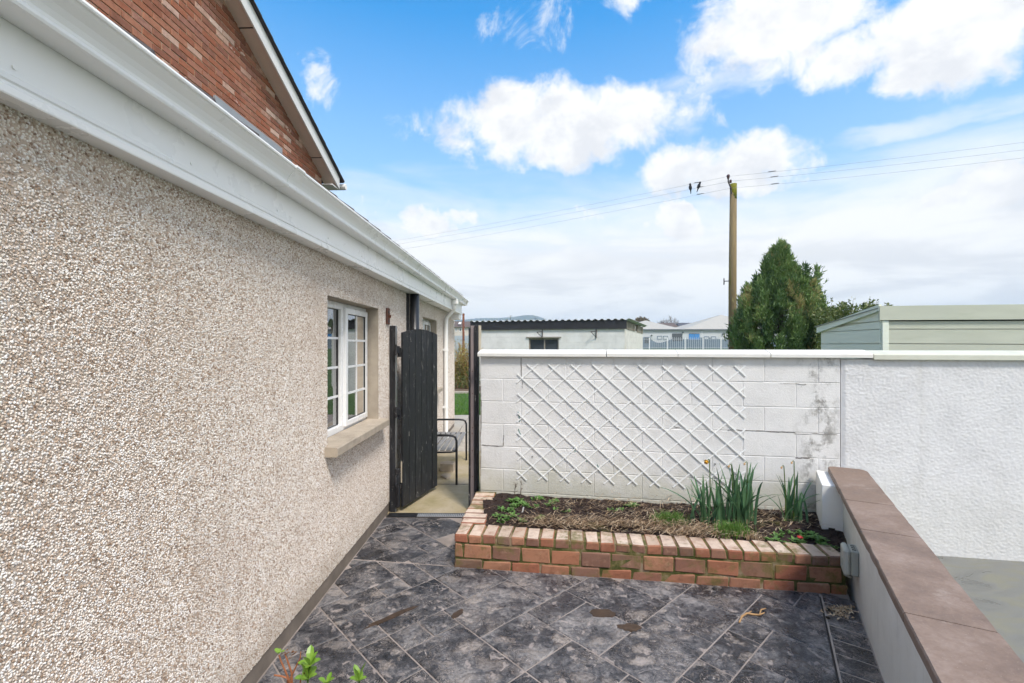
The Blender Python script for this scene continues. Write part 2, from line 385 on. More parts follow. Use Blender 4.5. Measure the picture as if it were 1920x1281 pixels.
simple('post_timber', (0.25, 0.205, 0.20), 0.8, 0.15, 14, 0.2, 60, stretch=(5, 5, 0.6))
simple('raw_edge', (0.50, 0.44, 0.34), 0.85, 0.15, 10, 0.2)
simple('steel', (0.33, 0.34, 0.35), 0.35, 0.2, 30, 0, metal=0.8)
simple('bench_metal', (0.02, 0.02, 0.022), 0.35, 0.2, 20, 0)
simple('bench_slat', (0.24, 0.235, 0.23), 0.55, 0.3, 14, 0.2, 40, stretch=(3, 0.5, 3), dirt=((0.03, 0.03, 0.03), 0.9))
# white painted blocks and render
def white_mat(name, base, bumpk, bsc, bd, pits=True, stain=1.0):
    m, g = new_mat(name); p = g.pos
    x = g.n('ShaderNodeSeparateXYZ', {0: p}).outputs
    c = g.ramp(g.noise(p, 5, 6, 0.6), [(0.3, sc3(base, 0.90)), (0.55, base), (0.8, sc3(base, 1.03))])
    if pits:
        pt = g.mr(g.noise(p, 75, 3, 0.7), 0.66, 0.72, 0, 0.6); c = g.mix(pt, c, (0.34, 0.33, 0.31))
    n1 = g.noise(p, 3.2, 8, 0.72)
    low = g.m('MULTIPLY', g.mr(g.m('MULTIPLY_ADD', n1, -0.9, x[2]), 0.22, -0.22), 0.62 * stain)
    c = g.mix(low, c, (0.42, 0.41, 0.30))
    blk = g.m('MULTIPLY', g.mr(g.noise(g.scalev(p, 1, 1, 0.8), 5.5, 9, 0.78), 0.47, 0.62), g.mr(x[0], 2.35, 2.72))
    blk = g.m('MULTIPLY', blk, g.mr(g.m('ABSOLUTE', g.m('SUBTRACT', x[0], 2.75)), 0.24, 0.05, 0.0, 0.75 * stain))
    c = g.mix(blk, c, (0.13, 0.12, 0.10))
    rn_ = g.mr(g.noise(g.scalev(p, 4.5, 4.5, 0.45), 1.8, 7, 0.7), 0.54, 0.76, 0, 0.34); c = g.mix(rn_, c, (0.50, 0.49, 0.44))
    g.set(g.p.inputs['Base Color'], c); g.set(g.p.inputs['Roughness'], 0.75)
    g.set(g.p.inputs['Normal'], g.bump(g.m('ADD', g.noise(p, bsc, 5, 0.6), g.m('MULTIPLY', g.noise(p, bsc * 3.1, 3, 0.6), 0.5)), bumpk, bd))
white_mat('block_paint', (0.715, 0.71, 0.70), 0.55, 55, 0.006)
white_mat('render_paint', (0.665, 0.665, 0.67), 0.3, 160, 0.004, pits=False, stain=0.25)
simple('smooth_white', (0.88, 0.875, 0.85), 0.85, 0.05, 4, 0.15, 60, dirt=((0.62, 0.60, 0.50), 0.5), spec=0.2)
white_mat('low_wall_paint', (0.87, 0.865, 0.84), 0.2, 60, 0.003, pits=False, stain=0.4)
simple('coping_paint', (0.74, 0.73, 0.69), 0.7, 0.06, 5, 0.2, 90, dirt=((0.50, 0.44, 0.34), 0.35))
simple('coping_green', (0.58, 0.59, 0.50), 0.7, 0.08, 5, 0.2, 90, dirt=((0.46, 0.44, 0.36), 0.4))
simple('trellis_plastic', (0.84, 0.85, 0.84), 0.45, 0.03, 10, 0.03)
simple('crack', (0.20, 0.185, 0.17), 0.95, 0.3, 20, 0)
simple('green_stain', (0.16, 0.27, 0.25), 0.8, 0.3, 30, 0)
m, g = new_mat('coping_brown'); p = g.pos; n1 = g.noise(p, 3.2, 7, 0.68); n2 = g.noise(p, 45, 6, 0.72)
c = g.ramp(g.m('ADD', g.m('MULTIPLY', n1, 0.7), g.m('MULTIPLY', n2, 0.3)), [(0.36, (0.150, 0.100, 0.075)), (0.5, (0.215, 0.150, 0.115)), (0.64, (0.29, 0.22, 0.185))])
c = g.mix(g.mr(g.noise(g.v('ADD', p, (3, 1, 0)), 5.5, 8, 0.75), 0.58, 0.70, 0, 0.55), c, (0.37, 0.31, 0.27)); c = g.mix(g.mr(g.noise(g.v('ADD', p, (9, 4, 0)), 9, 8, 0.78), 0.62, 0.72, 0, 0.6), c, (0.09, 0.068, 0.055))
c = g.mix(g.mr(g.noise(p, 130, 3, 0.7), 0.64, 0.70, 0, 0.5), c, (0.45, 0.40, 0.34))
g.set(g.p.inputs['Base Color'], c); g.set(g.p.inputs['Roughness'], g.mr(n1, 0.3, 0.7, 0.5, 0.8)); g.set(g.p.inputs['Normal'], g.bump(n2, 0.35, 0.004))
simple('box_grey', (0.40, 0.43, 0.40), 0.5, 0.06, 8, 0.03)
simple('box_lid', (0.47, 0.50, 0.47), 0.45, 0.06, 8, 0.03)
# printed concrete
m, g = new_mat('printed_concrete'); oi = g.n('ShaderNodeObjectInfo'); p = g.v('ADD', g.pos, g.v('MULTIPLY', oi.outputs['Location'], (2.3, 3.7, 0)))
wc = g.n('ShaderNodeTexNoise', {'Vector': p, 'Scale': 7.0, 'Detail': 4, 'Roughness': 0.6}).outputs['Color']
warp = g.v('ADD', p, g.scalev(g.v('SUBTRACT', wc, (0.5, 0.5, 0.5)), 0.22, 0.22, 0))
n1 = g.noise(p, 2.6, 6, 0.66); n2 = g.noise(p, 34, 6, 0.72); n3 = g.noise(warp, 9.0, 7, 0.68, 0.6)
k = g.m('ADD', g.m('MULTIPLY', n1, 0.40), g.m('ADD', g.m('MULTIPLY', n2, 0.30), g.m('MULTIPLY', n3, 0.30)))
k = g.m('ADD', k, g.m('MULTIPLY', g.m('SUBTRACT', oi.outputs['Random'], 0.5), 0.05))
c = g.ramp(k, [(0.41, (0.012, 0.013, 0.016)), (0.485, (0.036, 0.037, 0.044)), (0.54, (0.110, 0.108, 0.114)), (0.615, (0.30, 0.28, 0.27))])
# worn shell prints: whole cells of a warped cell pattern, only some of them
vo = g.n('ShaderNodeTexVoronoi', {'Vector': g.scalev(warp, 1.0, 1.5, 1), 'Scale': 6.0, 'Randomness': 1.0})
pick = g.n('ShaderNodeSeparateColor', {0: vo.outputs['Color']}).outputs
shell = g.m('MULTIPLY', g.mr(g.m('MULTIPLY_ADD', g.m('SUBTRACT', n2, 0.5), 0.55, vo.outputs['Distance']), 0.44, 0.27), g.mr(pick[0], 0.46, 0.60))
tan = g.mix(n2, (0.22, 0.19, 0.17), (0.52, 0.455, 0.41))
c = g.mix(g.m('MULTIPLY', g.m('MULTIPLY', shell, g.mr(g.noise(p, 60, 4, 0.7), 0.36, 0.62, 0.35, 1.0)), g.mr(pick[1], 0, 1, 0.35, 0.95)), c, tan)
v2 = g.n('ShaderNodeTexVoronoi', {'Vector': g.v('ADD', g.scalev(warp, 1.7, 1.0, 1), (7.3, 1.1, 0)), 'Scale': 13.0, 'Randomness': 1.0})
pk2 = g.n('ShaderNodeSeparateColor', {0: v2.outputs['Color']}).outputs
sh2 = g.m('MULTIPLY', g.mr(g.m('MULTIPLY_ADD', g.m('SUBTRACT', n2, 0.5), 0.5, v2.outputs['Distance']), 0.40, 0.20), g.mr(pk2[1], 0.62, 0.75))
c = g.mix(g.m('MULTIPLY', sh2, 0.7), c, (0.40, 0.345, 0.32))
# rims of the shell prints
rim = g.m('MULTIPLY', g.mr(g.m('ABSOLUTE', g.m('SUBTRACT', vo.outputs['Distance'], 0.40)), 0.030, 0.006), g.mr(g.m('MULTIPLY', pick[2], g.noise(p, 8, 3, 0.5)), 0.28, 0.36))
c = g.mix(g.m('MULTIPLY', rim, 0.32), c, (0.45, 0.39, 0.36))
fil = g.noise(warp, 15, 4, 0.6, 1.6); fl2 = g.m('MULTIPLY', g.mr(g.m('ABSOLUTE', g.m('SUBTRACT', fil, 0.5)), 0.032, 0.004), g.mr(g.noise(p, 4.5, 4, 0.6), 0.46, 0.60))
c = g.mix(g.m('MULTIPLY', fl2, 0.85), c, (0.54, 0.48, 0.45))
# broad worn-through zones with fine scratches
scr = g.m('MULTIPLY', g.mr(g.noise(g.scalev(warp, 1.0, 2.2, 1), 26, 6, 0.75, 0.8), 0.50, 0.64), g.mr(n1, 0.44, 0.60, 0.25, 0.85)); c = g.mix(scr, c, (0.30, 0.275, 0.27))
g.set(g.p.inputs['Base Color'], c); g.set(g.p.inputs['Roughness'], g.mr(n1, 0.35, 0.65, 0.22, 0.52))
h = g.m('ADD', g.m('MULTIPLY', n2, 0.7), g.m('ADD', g.m('MULTIPLY', shell, 0.7), g.m('ADD', g.m('MULTIPLY', n3, 0.8), g.m('MULTIPLY', fl2, 0.9))))
g.set(g.p.inputs['Normal'], g.bump(h, 0.9, 0.009))
simple('joint_cement', (0.31, 0.265, 0.24), 0.9, 0.35, 6, 0.4, 120, dirt=((0.045, 0.045, 0.05), 0.9))
simple('pale_joint', (0.40, 0.345, 0.305), 0.9, 0.25, 14, 0.4, 120)
simple('dark_joint', (0.035, 0.03, 0.028), 0.9, 0.3, 20, 0.3)
simple('mud', (0.060, 0.036, 0.022), 0.5, 0.5, 30, 0.5, 70, dirt=((0.14, 0.08, 0.04), 0.8))
m, g = new_mat('path_concrete'); n1 = g.noise(g.pos, 2.1, 8, 0.65); n2 = g.noise(g.pos, 26, 6, 0.7)
c = g.ramp(n1, [(0.32, (0.24, 0.205, 0.09)), (0.48, (0.36, 0.295, 0.175)), (0.68, (0.43, 0.36, 0.26))]); c = g.mix(g.mr(n2, 0.52, 0.7, 0, 0.5), c, (0.23, 0.19, 0.12))
g.set(g.p.inputs['Base Color'], c); g.set(g.p.inputs['Roughness'], 0.75); g.set(g.p.inputs['Normal'], g.bump(n2, 0.3, 0.005))
simple('paving_slab', (0.40, 0.365, 0.31), 0.85, 0.2, 6, 0.25, 90)
m, g = new_mat('yard_concrete'); n1 = g.noise(g.scalev(g.pos, 1, 2.4, 1), 2.4, 8, 0.62, 0.8)
c = g.ramp(n1, [(0.3, (0.105, 0.105, 0.095)), (0.5, (0.165, 0.165, 0.15)), (0.62, (0.19, 0.185, 0.14)), (0.78, (0.25, 0.245, 0.235))])
g.set(g.p.inputs['Base Color'], c); g.set(g.p.inputs['Roughness'], g.mr(n1, 0.3, 0.7, 0.25, 0.5)); g.set(g.p.inputs['Normal'], g.bump(g.noise(g.scalev(g.pos, 1, 5, 1), 30, 5, 0.6), 0.12, 0.004))
m, g = new_mat('soil'); n1 = g.noise(g.pos, 12, 8, 0.72); n2 = g.noise(g.pos, 70, 6, 0.7)
c = g.ramp(g.m('ADD', g.m('MULTIPLY', n1, 0.6), g.m('MULTIPLY', n2, 0.4)), [(0.40, (0.010, 0.005, 0.004)), (0.57, (0.034, 0.017, 0.012)), (0.73, (0.12, 0.068, 0.044))])
c = g.mix(g.mr(g.noise(g.v('ADD', g.pos, (3, 0, 0)), 3.6, 5, 0.6), 0.60, 0.70, 0, 0.7), c, (0.085, 0.08, 0.018))
g.set(g.p.inputs['Base Color'], c); g.set(g.p.inputs['Roughness'], 0.95); g.set(g.p.inputs['Normal'], g.bump(n2, 0.9, 0.01))
def leaf_mat(name, lo, hi, rough=0.55, trans=0.25, third=None):
    m, g = new_mat(name); a = g.n('ShaderNodeAttribute', attribute_name='tint').outputs['Fac']; vec, rn = objvec(g)
    st = [(0.0, lo), (0.75, hi)] + ([(1.0, third)] if third else [])
    key = g.m('ADD', a, g.m('MULTIPLY', g.m('SUBTRACT', g.noise(vec, 30, 3, 0.5), 0.5), 0.4))
    c = g.ramp(key, st); g.set(g.p.inputs['Base Color'], c); g.set(g.p.inputs['Roughness'], rough)
    tb = g.n('ShaderNodeBsdfTranslucent', {'Color': c}); mx = g.n('ShaderNodeMixShader', {0: trans, 1: g.p.outputs[0], 2: tb.outputs[0]}); g.L.new(mx.outputs[0], g.out.inputs[0])
leaf_mat('conifer_leaf', (0.055, 0.120, 0.040), (0.22, 0.33, 0.10), third=(0.38, 0.32, 0.13))
leaf_mat('shrub_leaf', (0.05, 0.09, 0.02), (0.16, 0.20, 0.06), third=(0.26, 0.25, 0.12))
leaf_mat('gold_leaf', (0.18, 0.14, 0.03), (0.46, 0.36, 0.08), third=(0.56, 0.56, 0.28))
leaf_mat('grass_blade', (0.045, 0.13, 0.012), (0.11, 0.27, 0.03), third=(0.20, 0.30, 0.06))
leaf_mat('tuft_blade', (0.06, 0.15, 0.02), (0.17, 0.33, 0.06), third=(0.34, 0.30, 0.12))
leaf_mat('daffodil_leaf', (0.055, 0.14, 0.072), (0.14, 0.27, 0.125), 0.38, third=(0.28, 0.40, 0.08))
leaf_mat('daffodil_stalk', (0.09, 0.16, 0.03), (0.20, 0.28, 0.05), 0.5)
leaf_mat('weed_leaf', (0.06, 0.16, 0.03), (0.16, 0.31, 0.07), third=(0.20, 0.27, 0.10))
leaf_mat('bush_leaf', (0.13, 0.30, 0.03), (0.30, 0.46, 0.07), 0.35, 0.3, third=(0.42, 0.36, 0.04))
leaf_mat('dead_leaf', (0.12, 0.055, 0.025), (0.26, 0.13, 0.06), 0.8, 0.15)
leaf_mat('straw', (0.34, 0.22, 0.12), (0.68, 0.52, 0.35), 0.8, 0.15, third=(0.78, 0.66, 0.49))
simple('petal_orange', (0.72, 0.36, 0.03), 0.6, 0.15, 30, 0); simple('petal_yellow', (0.80, 0.62, 0.14), 0.6, 0.15, 30, 0)
simple('petal_red', (0.45, 0.015, 0.02), 0.5, 0.2, 30, 0); simple('petal_dry', (0.42, 0.27, 0.13), 0.8, 0.2, 30, 0)
simple('twig', (0.40, 0.24, 0.11), 0.8, 0.3, 30, 0.2); simple('twig_red', (0.30, 0.11, 0.045), 0.6, 0.3, 20, 0.1); simple('bark', (0.10, 0.075, 0.055), 0.95, 0.4, 14, 0.6, 40)
simple('bare_twig', (0.17, 0.14, 0.12), 0.9, 0.2, 10, 0)
simple('brown_bush', (0.15, 0.11, 0.055), 0.95, 0.4, 3, 0)
# shed, outbuilding and the rest beyond the wall
simple('shed_paint', (0.50, 0.52, 0.42), 0.65, 0.07, 3, 0.12, 50, stretch=(0.6, 0.6, 3), dirt=((0.28, 0.31, 0.20), 0.5))
simple('shed_lit', (0.74, 0.78, 0.66), 0.65, 0.06, 3, 0.12, 50, stretch=(0.6, 0.6, 3), dirt=((0.36, 0.40, 0.31), 0.4))  # shed paint copy, colour raised to stand in for light on the side
simple('felt', (0.27, 0.29, 0.25), 0.9, 0.2, 12, 0.3)
m, g = new_mat('painted_brick'); tc = g.n('ShaderNodeTexCoord').outputs['Object']; xs = g.n('ShaderNodeSeparateXYZ', {0: tc}).outputs
pv = g.n('ShaderNodeCombineXYZ', {0: g.m('ADD', xs[0], xs[1]), 1: xs[2], 2: 0.0}).outputs[0]
bt = g.n('ShaderNodeTexBrick', {'Vector': pv, 'Scale': 1.0, 'Mortar Size': 0.008, 'Brick Width': 0.45, 'Row Height': 0.225, 'Color1': (1, 1, 1, 1), 'Color2': (0.93, 0.93, 0.93, 1), 'Mortar': (0, 0, 0, 1)})
c = g.ramp(g.noise(tc, 2.0, 7, 0.7), [(0.3, (0.60, 0.60, 0.57)), (0.6, (0.74, 0.74, 0.71))]); c = g.mix(g.m('MULTIPLY', bt.outputs['Fac'], 0.22), c, (0.45, 0.45, 0.43))
g.set(g.p.inputs['Base Color'], c); g.set(g.p.inputs['Roughness'], 0.8); g.set(g.p.inputs['Normal'], g.bump(bt.outputs['Color'], 0.4, 0.01))
simple('black_fascia', (0.022, 0.022, 0.026), 0.5, 0.2, 3, 0.1)
simple('sheet_roof', (0.42, 0.43, 0.44), 0.5, 0.15, 3, 0)
simple('old_board', (0.30, 0.27, 0.23), 0.9, 0.35, 9, 0.2)
simple('pole_wood', (0.21, 0.155, 0.075), 0.85, 0.35, 5, 0.4, 30, stretch=(4, 4, 0.35), dirt=((0.17, 0.155, 0.02), 0.8))
simple('pole_moss', (0.19, 0.185, 0.015), 0.95, 0.3, 12, 0.4)
simple('dark_metal', (0.05, 0.042, 0.04), 0.6, 0.2, 10, 0); simple('wire', (0.28, 0.29, 0.31), 0.5, 0.1, 3, 0)
simple('insulator', (0.10, 0.05, 0.05), 0.25, 0.2, 5, 0); simple('feather', (0.015, 0.015, 0.02), 0.5, 0.2, 20, 0)
simple('palisade', (0.40, 0.43, 0.47), 0.45, 0.06, 3, 0); simple('school_wall', (0.54, 0.56, 0.58), 0.85, 0.04, 1, 0)
simple('school_band', (0.13, 0.18, 0.23), 0.85, 0.06, 1, 0); simple('school_roof', (0.40, 0.385, 0.35), 0.7, 0.05, 1, 0); simple('school_gutter', (0.15, 0.17, 0.20), 0.5, 0.05, 1, 0)
simple('door_blue', (0.06, 0.24, 0.55), 0.4, 0.05, 2, 0); simple('shutter_dark', (0.08, 0.09, 0.10), 0.5, 0.1, 2, 0); simple('frame_white', (0.78, 0.78, 0.78), 0.5, 0.05, 2, 0)
simple('brown_roof', (0.115, 0.085, 0.075), 0.9, 0.2, 1, 0); simple('slate_roof', (0.075, 0.08, 0.10), 0.8, 0.15, 1, 0); simple('cream_wall', (0.60, 0.54, 0.48), 0.9, 0.1, 1, 0)
simple('blue_fence', (0.34, 0.41, 0.47), 0.5, 0.08, 2, 0); simple('rusty_pole', (0.16, 0.055, 0.03), 0.8, 0.4, 8, 0.2)
m, g = new_mat('field'); n1 = g.noise(g.pos, 0.35, 8, 0.65); n2 = g.noise(g.pos, 9, 6, 0.7)
c = g.ramp(g.m('ADD', g.m('MULTIPLY', n1, 0.5), g.m('MULTIPLY', n2, 0.5)), [(0.35, (0.035, 0.075, 0.018)), (0.52, (0.06, 0.12, 0.025)), (0.68, (0.12, 0.13, 0.05))])
g.set(g.p.inputs['Base Color'], c); g.set(g.p.inputs['Roughness'], 0.95); g.set(g.p.inputs['Normal'], g.bump(n2, 0.6, 0.05))
simple('border_soil', (0.15, 0.105, 0.07), 0.95, 0.35, 6, 0.6, 30)
m, g = new_mat('hill'); n1 = g.noise(g.pos, 0.004, 8, 0.65)
g.set(g.p.inputs['Base Color'], g.ramp(n1, [(0.35, (0.035, 0.06, 0.04)), (0.65, (0.08, 0.10, 0.06))])); g.set(g.p.inputs['Roughness'], 1.0)

# ================================================================== ground and paving
HX = lambda y: -1.335 + 0.013 * y                     # house wall line
HW = Fr((-1.335, 0), (0.013, 1))                      # u along the house, d out from the wall
BW = Fr((-0.323, 4.675), (1, -0.173), (-0.173, -1))   # block wall: u along, d towards the patio
PA = Vector((-0.449, 3.594, 0)); PB = Vector((2.35, 3.186, 0))
PF = Fr(PA, (PB - PA)); PF.n = -PF.n if PF.n.y < 0 else PF.n      # planter front: d inwards
LW = Fr((1.902, 2.352), (0.481, 0.877)); LW.n = Vector((-LW.u.y, LW.u.x, 0))   # low wall face: d towards the patio
def gz(y): return -0.16 + 1.31 * max(0, min(1, (y - 26) / 40.0)) ** 1.2
xs = [-2500, -800, -300, -120, -60, -30, -15, -6, 0, 6, 15, 30, 60, 120, 300, 800, 2500]
ys = [-60, -20, 0, 8, 16, 26, 32, 38, 44, 50, 56, 62, 66, 90, 150, 300, 700, 1500, 3600]
V = [(x, y, gz(y)) for y in ys for x in xs]; nx = len(xs)
prop(mesh_obj('ground', V, [[j * nx + i, j * nx + i + 1, (j + 1) * nx + i + 1, (j + 1) * nx + i] for j in range(len(ys) - 1) for i in range(nx - 1)], 'field', smooth=True), 'green field and rough grass reaching to the far horizon', 'ground', kind='structure')

# printed concrete patio of separate stamped slabs
patio = prop(MB().slab([(-1.42, -1.6), (-0.35, -1.6), (2.42, 3.36), (2.2, 3.62), (-0.30, 4.0), (-0.30, 4.66), (-1.40, 4.66)], -0.15, -0.0055).build('patio', 'joint_cement'),
             'dark printed concrete patio with pale worn shell marks', 'patio', kind='structure')
aA = Vector((math.sin(R(47.2)), math.cos(R(47.2)))); aB = Vector((-math.sin(R(42.8)), math.cos(R(42.8)))); UN = 0.192
bl = Fr((1.664, 2.352), (0.481, 0.877)); by = lambda y: 1.664 + (y - 2.352) * 0.481 / 0.877
fy = lambda x: PA.y + (x - PA.x) * (PB.y - PA.y) / (PB.x - PA.x)
xb = (PA.y - PA.x * (PB.y - PA.y) / (PB.x - PA.x) - 2.352 + 1.664 * 0.877 / 0.481) / (0.877 / 0.481 - (PB.y - PA.y) / (PB.x - PA.x))
R1 = [(HX(-1.5), -1.5), (by(-1.5), -1.5), (xb, fy(xb) - 0.004), (HX(3.7) + 0.002, fy(HX(3.7)) - 0.004)]
R2 = [(HX(3.73), fy(HX(3.73)) + 0.010), (PA.x, PA.y + 0.010), (-0.375, 4.595), (HX(4.6), 4.615)]
H1 = halfplanes(R1); H2 = halfplanes(R2)
occ = set(); tiles = []
for i in range(-30, 40):
    for j in range(-30, 40):
        if (i, j) in occ: continue
        opts = [(2, 2), (3, 2), (2, 3), (2, 1), (1, 2), (2, 2), (3, 2), (2, 3), (1, 1)]; rnd.shuffle(opts)
        for a, b in opts + [(1, 1)]:
            if all((i + x, j + y) not in occ for x in range(a) for y in range(b)):
                occ |= {(i + x, j + y) for x in range(a) for y in range(b)}; tiles.append((i, j, a, b)); break
def paver(poly, par=patio, top=0.0, gap=0.004):
    lo = inset(poly, gap); hi = inset(poly, gap + 0.0045)
    if len(hi) < 3 or area(hi) < 0.0015 or len(hi) != len(lo): return
    mb = MB(); n = len(lo); tz = top + rnd.uniform(-0.0012, 0.0012); base = [(x, y, top - 0.03) for x, y in lo] + [(x, y, tz - 0.0045) for x, y in lo] + [(x, y, tz) for x, y in hi]
    mb.V = base
    for k in range(2): mb.F += [[k * n + i, k * n + (i + 1) % n, (k + 1) * n + (i + 1) % n, (k + 1) * n + i] for i in range(n)]
    mb.F.append(list(range(2 * n, 3 * n))); mb.build('paver', 'printed_concrete', par)
for (i, j, a, b) in tiles:
    q = [(aA * (x * UN) + aB * (y * UN)) + Vector((0.07, 2.44)) for x, y in ((i, j), (i + a, j), (i + a, j + b), (i, j + b))]
    for H in (H1, H2):
        p = [(v.x, v.y) for v in q]
        for h in H:
            p = clip(p, *h)
            if len(p) < 3: break
        if len(p) >= 3:
            # merge points that fell on top of each other
            pp = [p[k] for k in range(len(p)) if math.hypot(p[k][0] - p[k - 1][0], p[k][1] - p[k - 1][1]) > 0.003]
            if len(pp) >= 3: paver(pp)
# border course along the low wall
u = -4.2
while u < 0.93:
    w = rnd.uniform(0.13, 0.17); a, b = bl(u, 0, 0), bl(u + w, 0, 0); n = Vector((0.877, -0.481, 0)); sk = 0.03
    q = [a + n * 0.012, a + n * 0.208 - bl.u * sk, b + n * 0.208 - bl.u * sk, b + n * 0.012]; u += w
    paver([(v.x, v.y) for v in q], gap=0.006)
MB().box(bl, -4.2, 0.93, -0.002, 0.008, -0.06, -0.0045).build('border_joint', 'dark_joint', patio)
MB().box(bl, -4.2, 0.95, 0.0085, 0.215, -0.06, -0.0048).build('border_bedding', 'pale_joint', patio)
# worn holes in the patio surface
def blob(cx, cy, rx, ry, rot, name='worn_hole', seed=1):
    rr = random.Random(seed); n = 18; pts = []
    for k in range(n):
        a = 2 * math.pi * k / n; s = rr.uniform(0.72, 1.12); x, y = rx * s * math.cos(a), ry * s * math.sin(a)
        pts.append((cx + x * math.cos(rot) - y * math.sin(rot), cy + x * math.sin(rot) + y * math.cos(rot)))
    MB().slab(pts, -0.02, 0.0022).build(name, 'mud', patio)
def gp(px, py, z=0.0): Y = F * (CAMZ - z) / (py - HOR); return (px - 960) * Y / F, Y
for k, (px, py, rx, ry, ro) in enumerate([(735, 1156, 0.19, 0.024, R(42)), (1130, 1150, 0.085, 0.055, R(10)), (1181, 1177, 0.075, 0.040, R(-8)), (858, 1151, 0.055, 0.028, R(60))]):
    blob(*gp(px, py), rx, ry, ro, seed=k + 3)

# concrete path beyond the gate, slabs, lawn, border
path = prop(MB().slab([(-1.42, 4.74), (-0.30, 4.74), (-0.30, 7.5), (-1.42, 7.5)], -0.15, -0.002).build('path', 'path_concrete'), 'yellowed concrete path beyond the black gate', 'path', kind='structure')
MB().slab([(-1.42, 5.72), (-0.30, 5.72), (-0.30, 5.735), (-1.42, 5.735)], -0.02, -0.0005).build('path_joint', 'dark_joint', path)
fp = prop(MB().slab([(-3.5, 7.51), (2.2, 7.51), (2.2, 11.5), (-3.5, 11.5)], -0.15, -0.012).build('far_path', 'joint_cement'), 'pale paving slabs at the far corner of the house', 'path', kind='structure')
for i in range(7):
    for j in range(5):
        x0 = -2.9 + 0.62 * i; y0 = 7.52 + 0.78 * j
        MB().cbox(WF, x0, x0 + 0.605, y0, y0 + 0.765, -0.05, 0.0 + (0.025 if (j == 2) else 0) + rnd.uniform(-0.003, 0.003), 0.005).build('paving_slab', 'paving_slab', fp)
lawn = prop(MB().slab([(-9, 11.5), (12, 11.5), (12, 16.6), (-9, 16.6)], -0.15, -0.01).build('lawn', 'field'), 'bright green mown lawn past the concrete path', 'lawn', kind='structure')
V, Fc, T = [], [], []
for k in range(9000):
    x = rnd.uniform(-2.2, 0.4); y = 11.52 + (rnd.random() ** 1.5) * 5.0; h = rnd.uniform(0.03, 0.065); a = rnd.uniform(0, 6.28); w = 0.006
    dx, dy = math.cos(a) * w, math.sin(a) * w; b = len(V); lx, ly = rnd.uniform(-0.02, 0.02), rnd.uniform(-0.02, 0.02)
    V += [(x - dx, y - dy, -0.012), (x + dx, y + dy, -0.012), (x + lx, y + ly, h)]; Fc.append([b, b + 1, b + 2]); T += [rnd.random()] * 3
prop(mesh_obj('grass', V, Fc, 'grass_blade', attr={'tint': T}), 'short bright grass blades on the lawn beyond the gate', 'grass', kind='stuff')
bord = prop(MB().slab([(-9, 16.75), (-0.9, 16.75), (-0.9, 21), (-9, 21)], -0.15, 0.03).build('border_bed', 'border_soil'), 'bare brown earth border behind the lawn', 'flower bed', kind='structure')
MB().cbox(WF, -9, -0.9, 16.61, 16.74, -0.1, 0.06, 0.01).build('edging', 'paving_slab', bord)
yard = prop(MB().slab([(0.9, -1.6), (7.5, -1.6), (7.5, 4.3), (2.6, 4.3)], -0.2, -0.09).build('side_yard', 'yard_concrete'), 'smooth damp grey concrete behind the low wall', 'yard', kind='structure')

# ================================================================== pebble-dashed single-storey house
house = thing('bungalow', (HX(4) - 1, 4, 0), 'pebble-dashed single-storey house wing with white gutter and fascia', 'house')
UE = 9.68; OPEN = [(3.23, 4.41, 1.01, 2.075), (6.45, 7.56, 1.03, 2.13)]
uc = [-2.2, 3.23, 4.41, 6.45, 7.56, UE]
wall = MB(); dash = MB()
def facequad(mb, u0, u1, z0, z1, d): mb.poly([HW(u0, d, z0), HW(u1, d, z0), HW(u1, d, z1), HW(u0, d, z1)])
for i in range(5):
    zs = [(0.10, 2.5)]
    for (a, b, z0, z1) in OPEN:
        if abs(uc[i] - a) < 1e-6: zs = [(0.10, z0), (z1, 2.5)]
    for z0, z1 in zs:
        wall.box(HW, uc[i], uc[i + 1], -0.30, 0.0, z0, z1)
        # grid for the dash so that it follows the wall
        facequad(dash, uc[i] + 0.004, uc[i + 1] - (0.004 if i < 4 else -0.0), z0, z1, 0.0006)
dash.poly([HW(UE + 0.0006, 0, 0.1), HW(UE + 0.0006, -4, 0.1), HW(UE + 0.0006, -4, 2.5), HW(UE + 0.0006, 0, 2.5)])
wall.box(HW, UE - 0.3, UE - 0.0, -4.0, -0.3, 0.1, 2.5)
wall.build('wall', 'dash_mortar', house)
pd = dash.build('pebbles', 'dash_mortar', house, fix=False); pd['kind'] = 'stuff'
ng = bpy.data.node_groups.new('pebble_dash', 'GeometryNodeTree')
ng.interface.new_socket('Geometry', in_out='INPUT', socket_type='NodeSocketGeometry'); ng.interface.new_socket('Geometry', in_out='OUTPUT', socket_type='NodeSocketGeometry')
q = G(ng); gi = q.n('NodeGroupInput'); go = q.n('NodeGroupOutput')
dp = q.n('GeometryNodeDistributePointsOnFaces', {'Mesh': gi.outputs[0], 'Distance Min': 0.0051, 'Density Max': 46000.0}, distribute_method='POISSON'); dp.inputs['Seed'].default_value = 3
ico = q.n('GeometryNodeMeshIcoSphere', {'Radius': 0.0045, 'Subdivisions': 1})
smt = q.n('GeometryNodeSetMaterial', {'Geometry': ico.outputs[0], 'Material': MATS['pebble']})
rv = q.n('FunctionNodeRandomValue', data_type='FLOAT_VECTOR'); rv.inputs[0].default_value = (0, 0, 0); rv.inputs[1].default_value = (6.28, 6.28, 6.28)
rs = q.n('FunctionNodeRandomValue', data_type='FLOAT_VECTOR'); rs.inputs[0].default_value = (0.7, 0.6, 0.4); rs.inputs[1].default_value = (1.45, 1.1, 0.8); rs.inputs['Seed'].default_value = 5
ip = q.n('GeometryNodeInstanceOnPoints', {'Points': dp.outputs['Points'], 'Instance': smt.outputs[0], 'Rotation': rv.outputs[0], 'Scale': rs.outputs[0]})
rf = q.n('FunctionNodeRandomValue', data_type='FLOAT'); rf.inputs['Seed'].default_value = 9
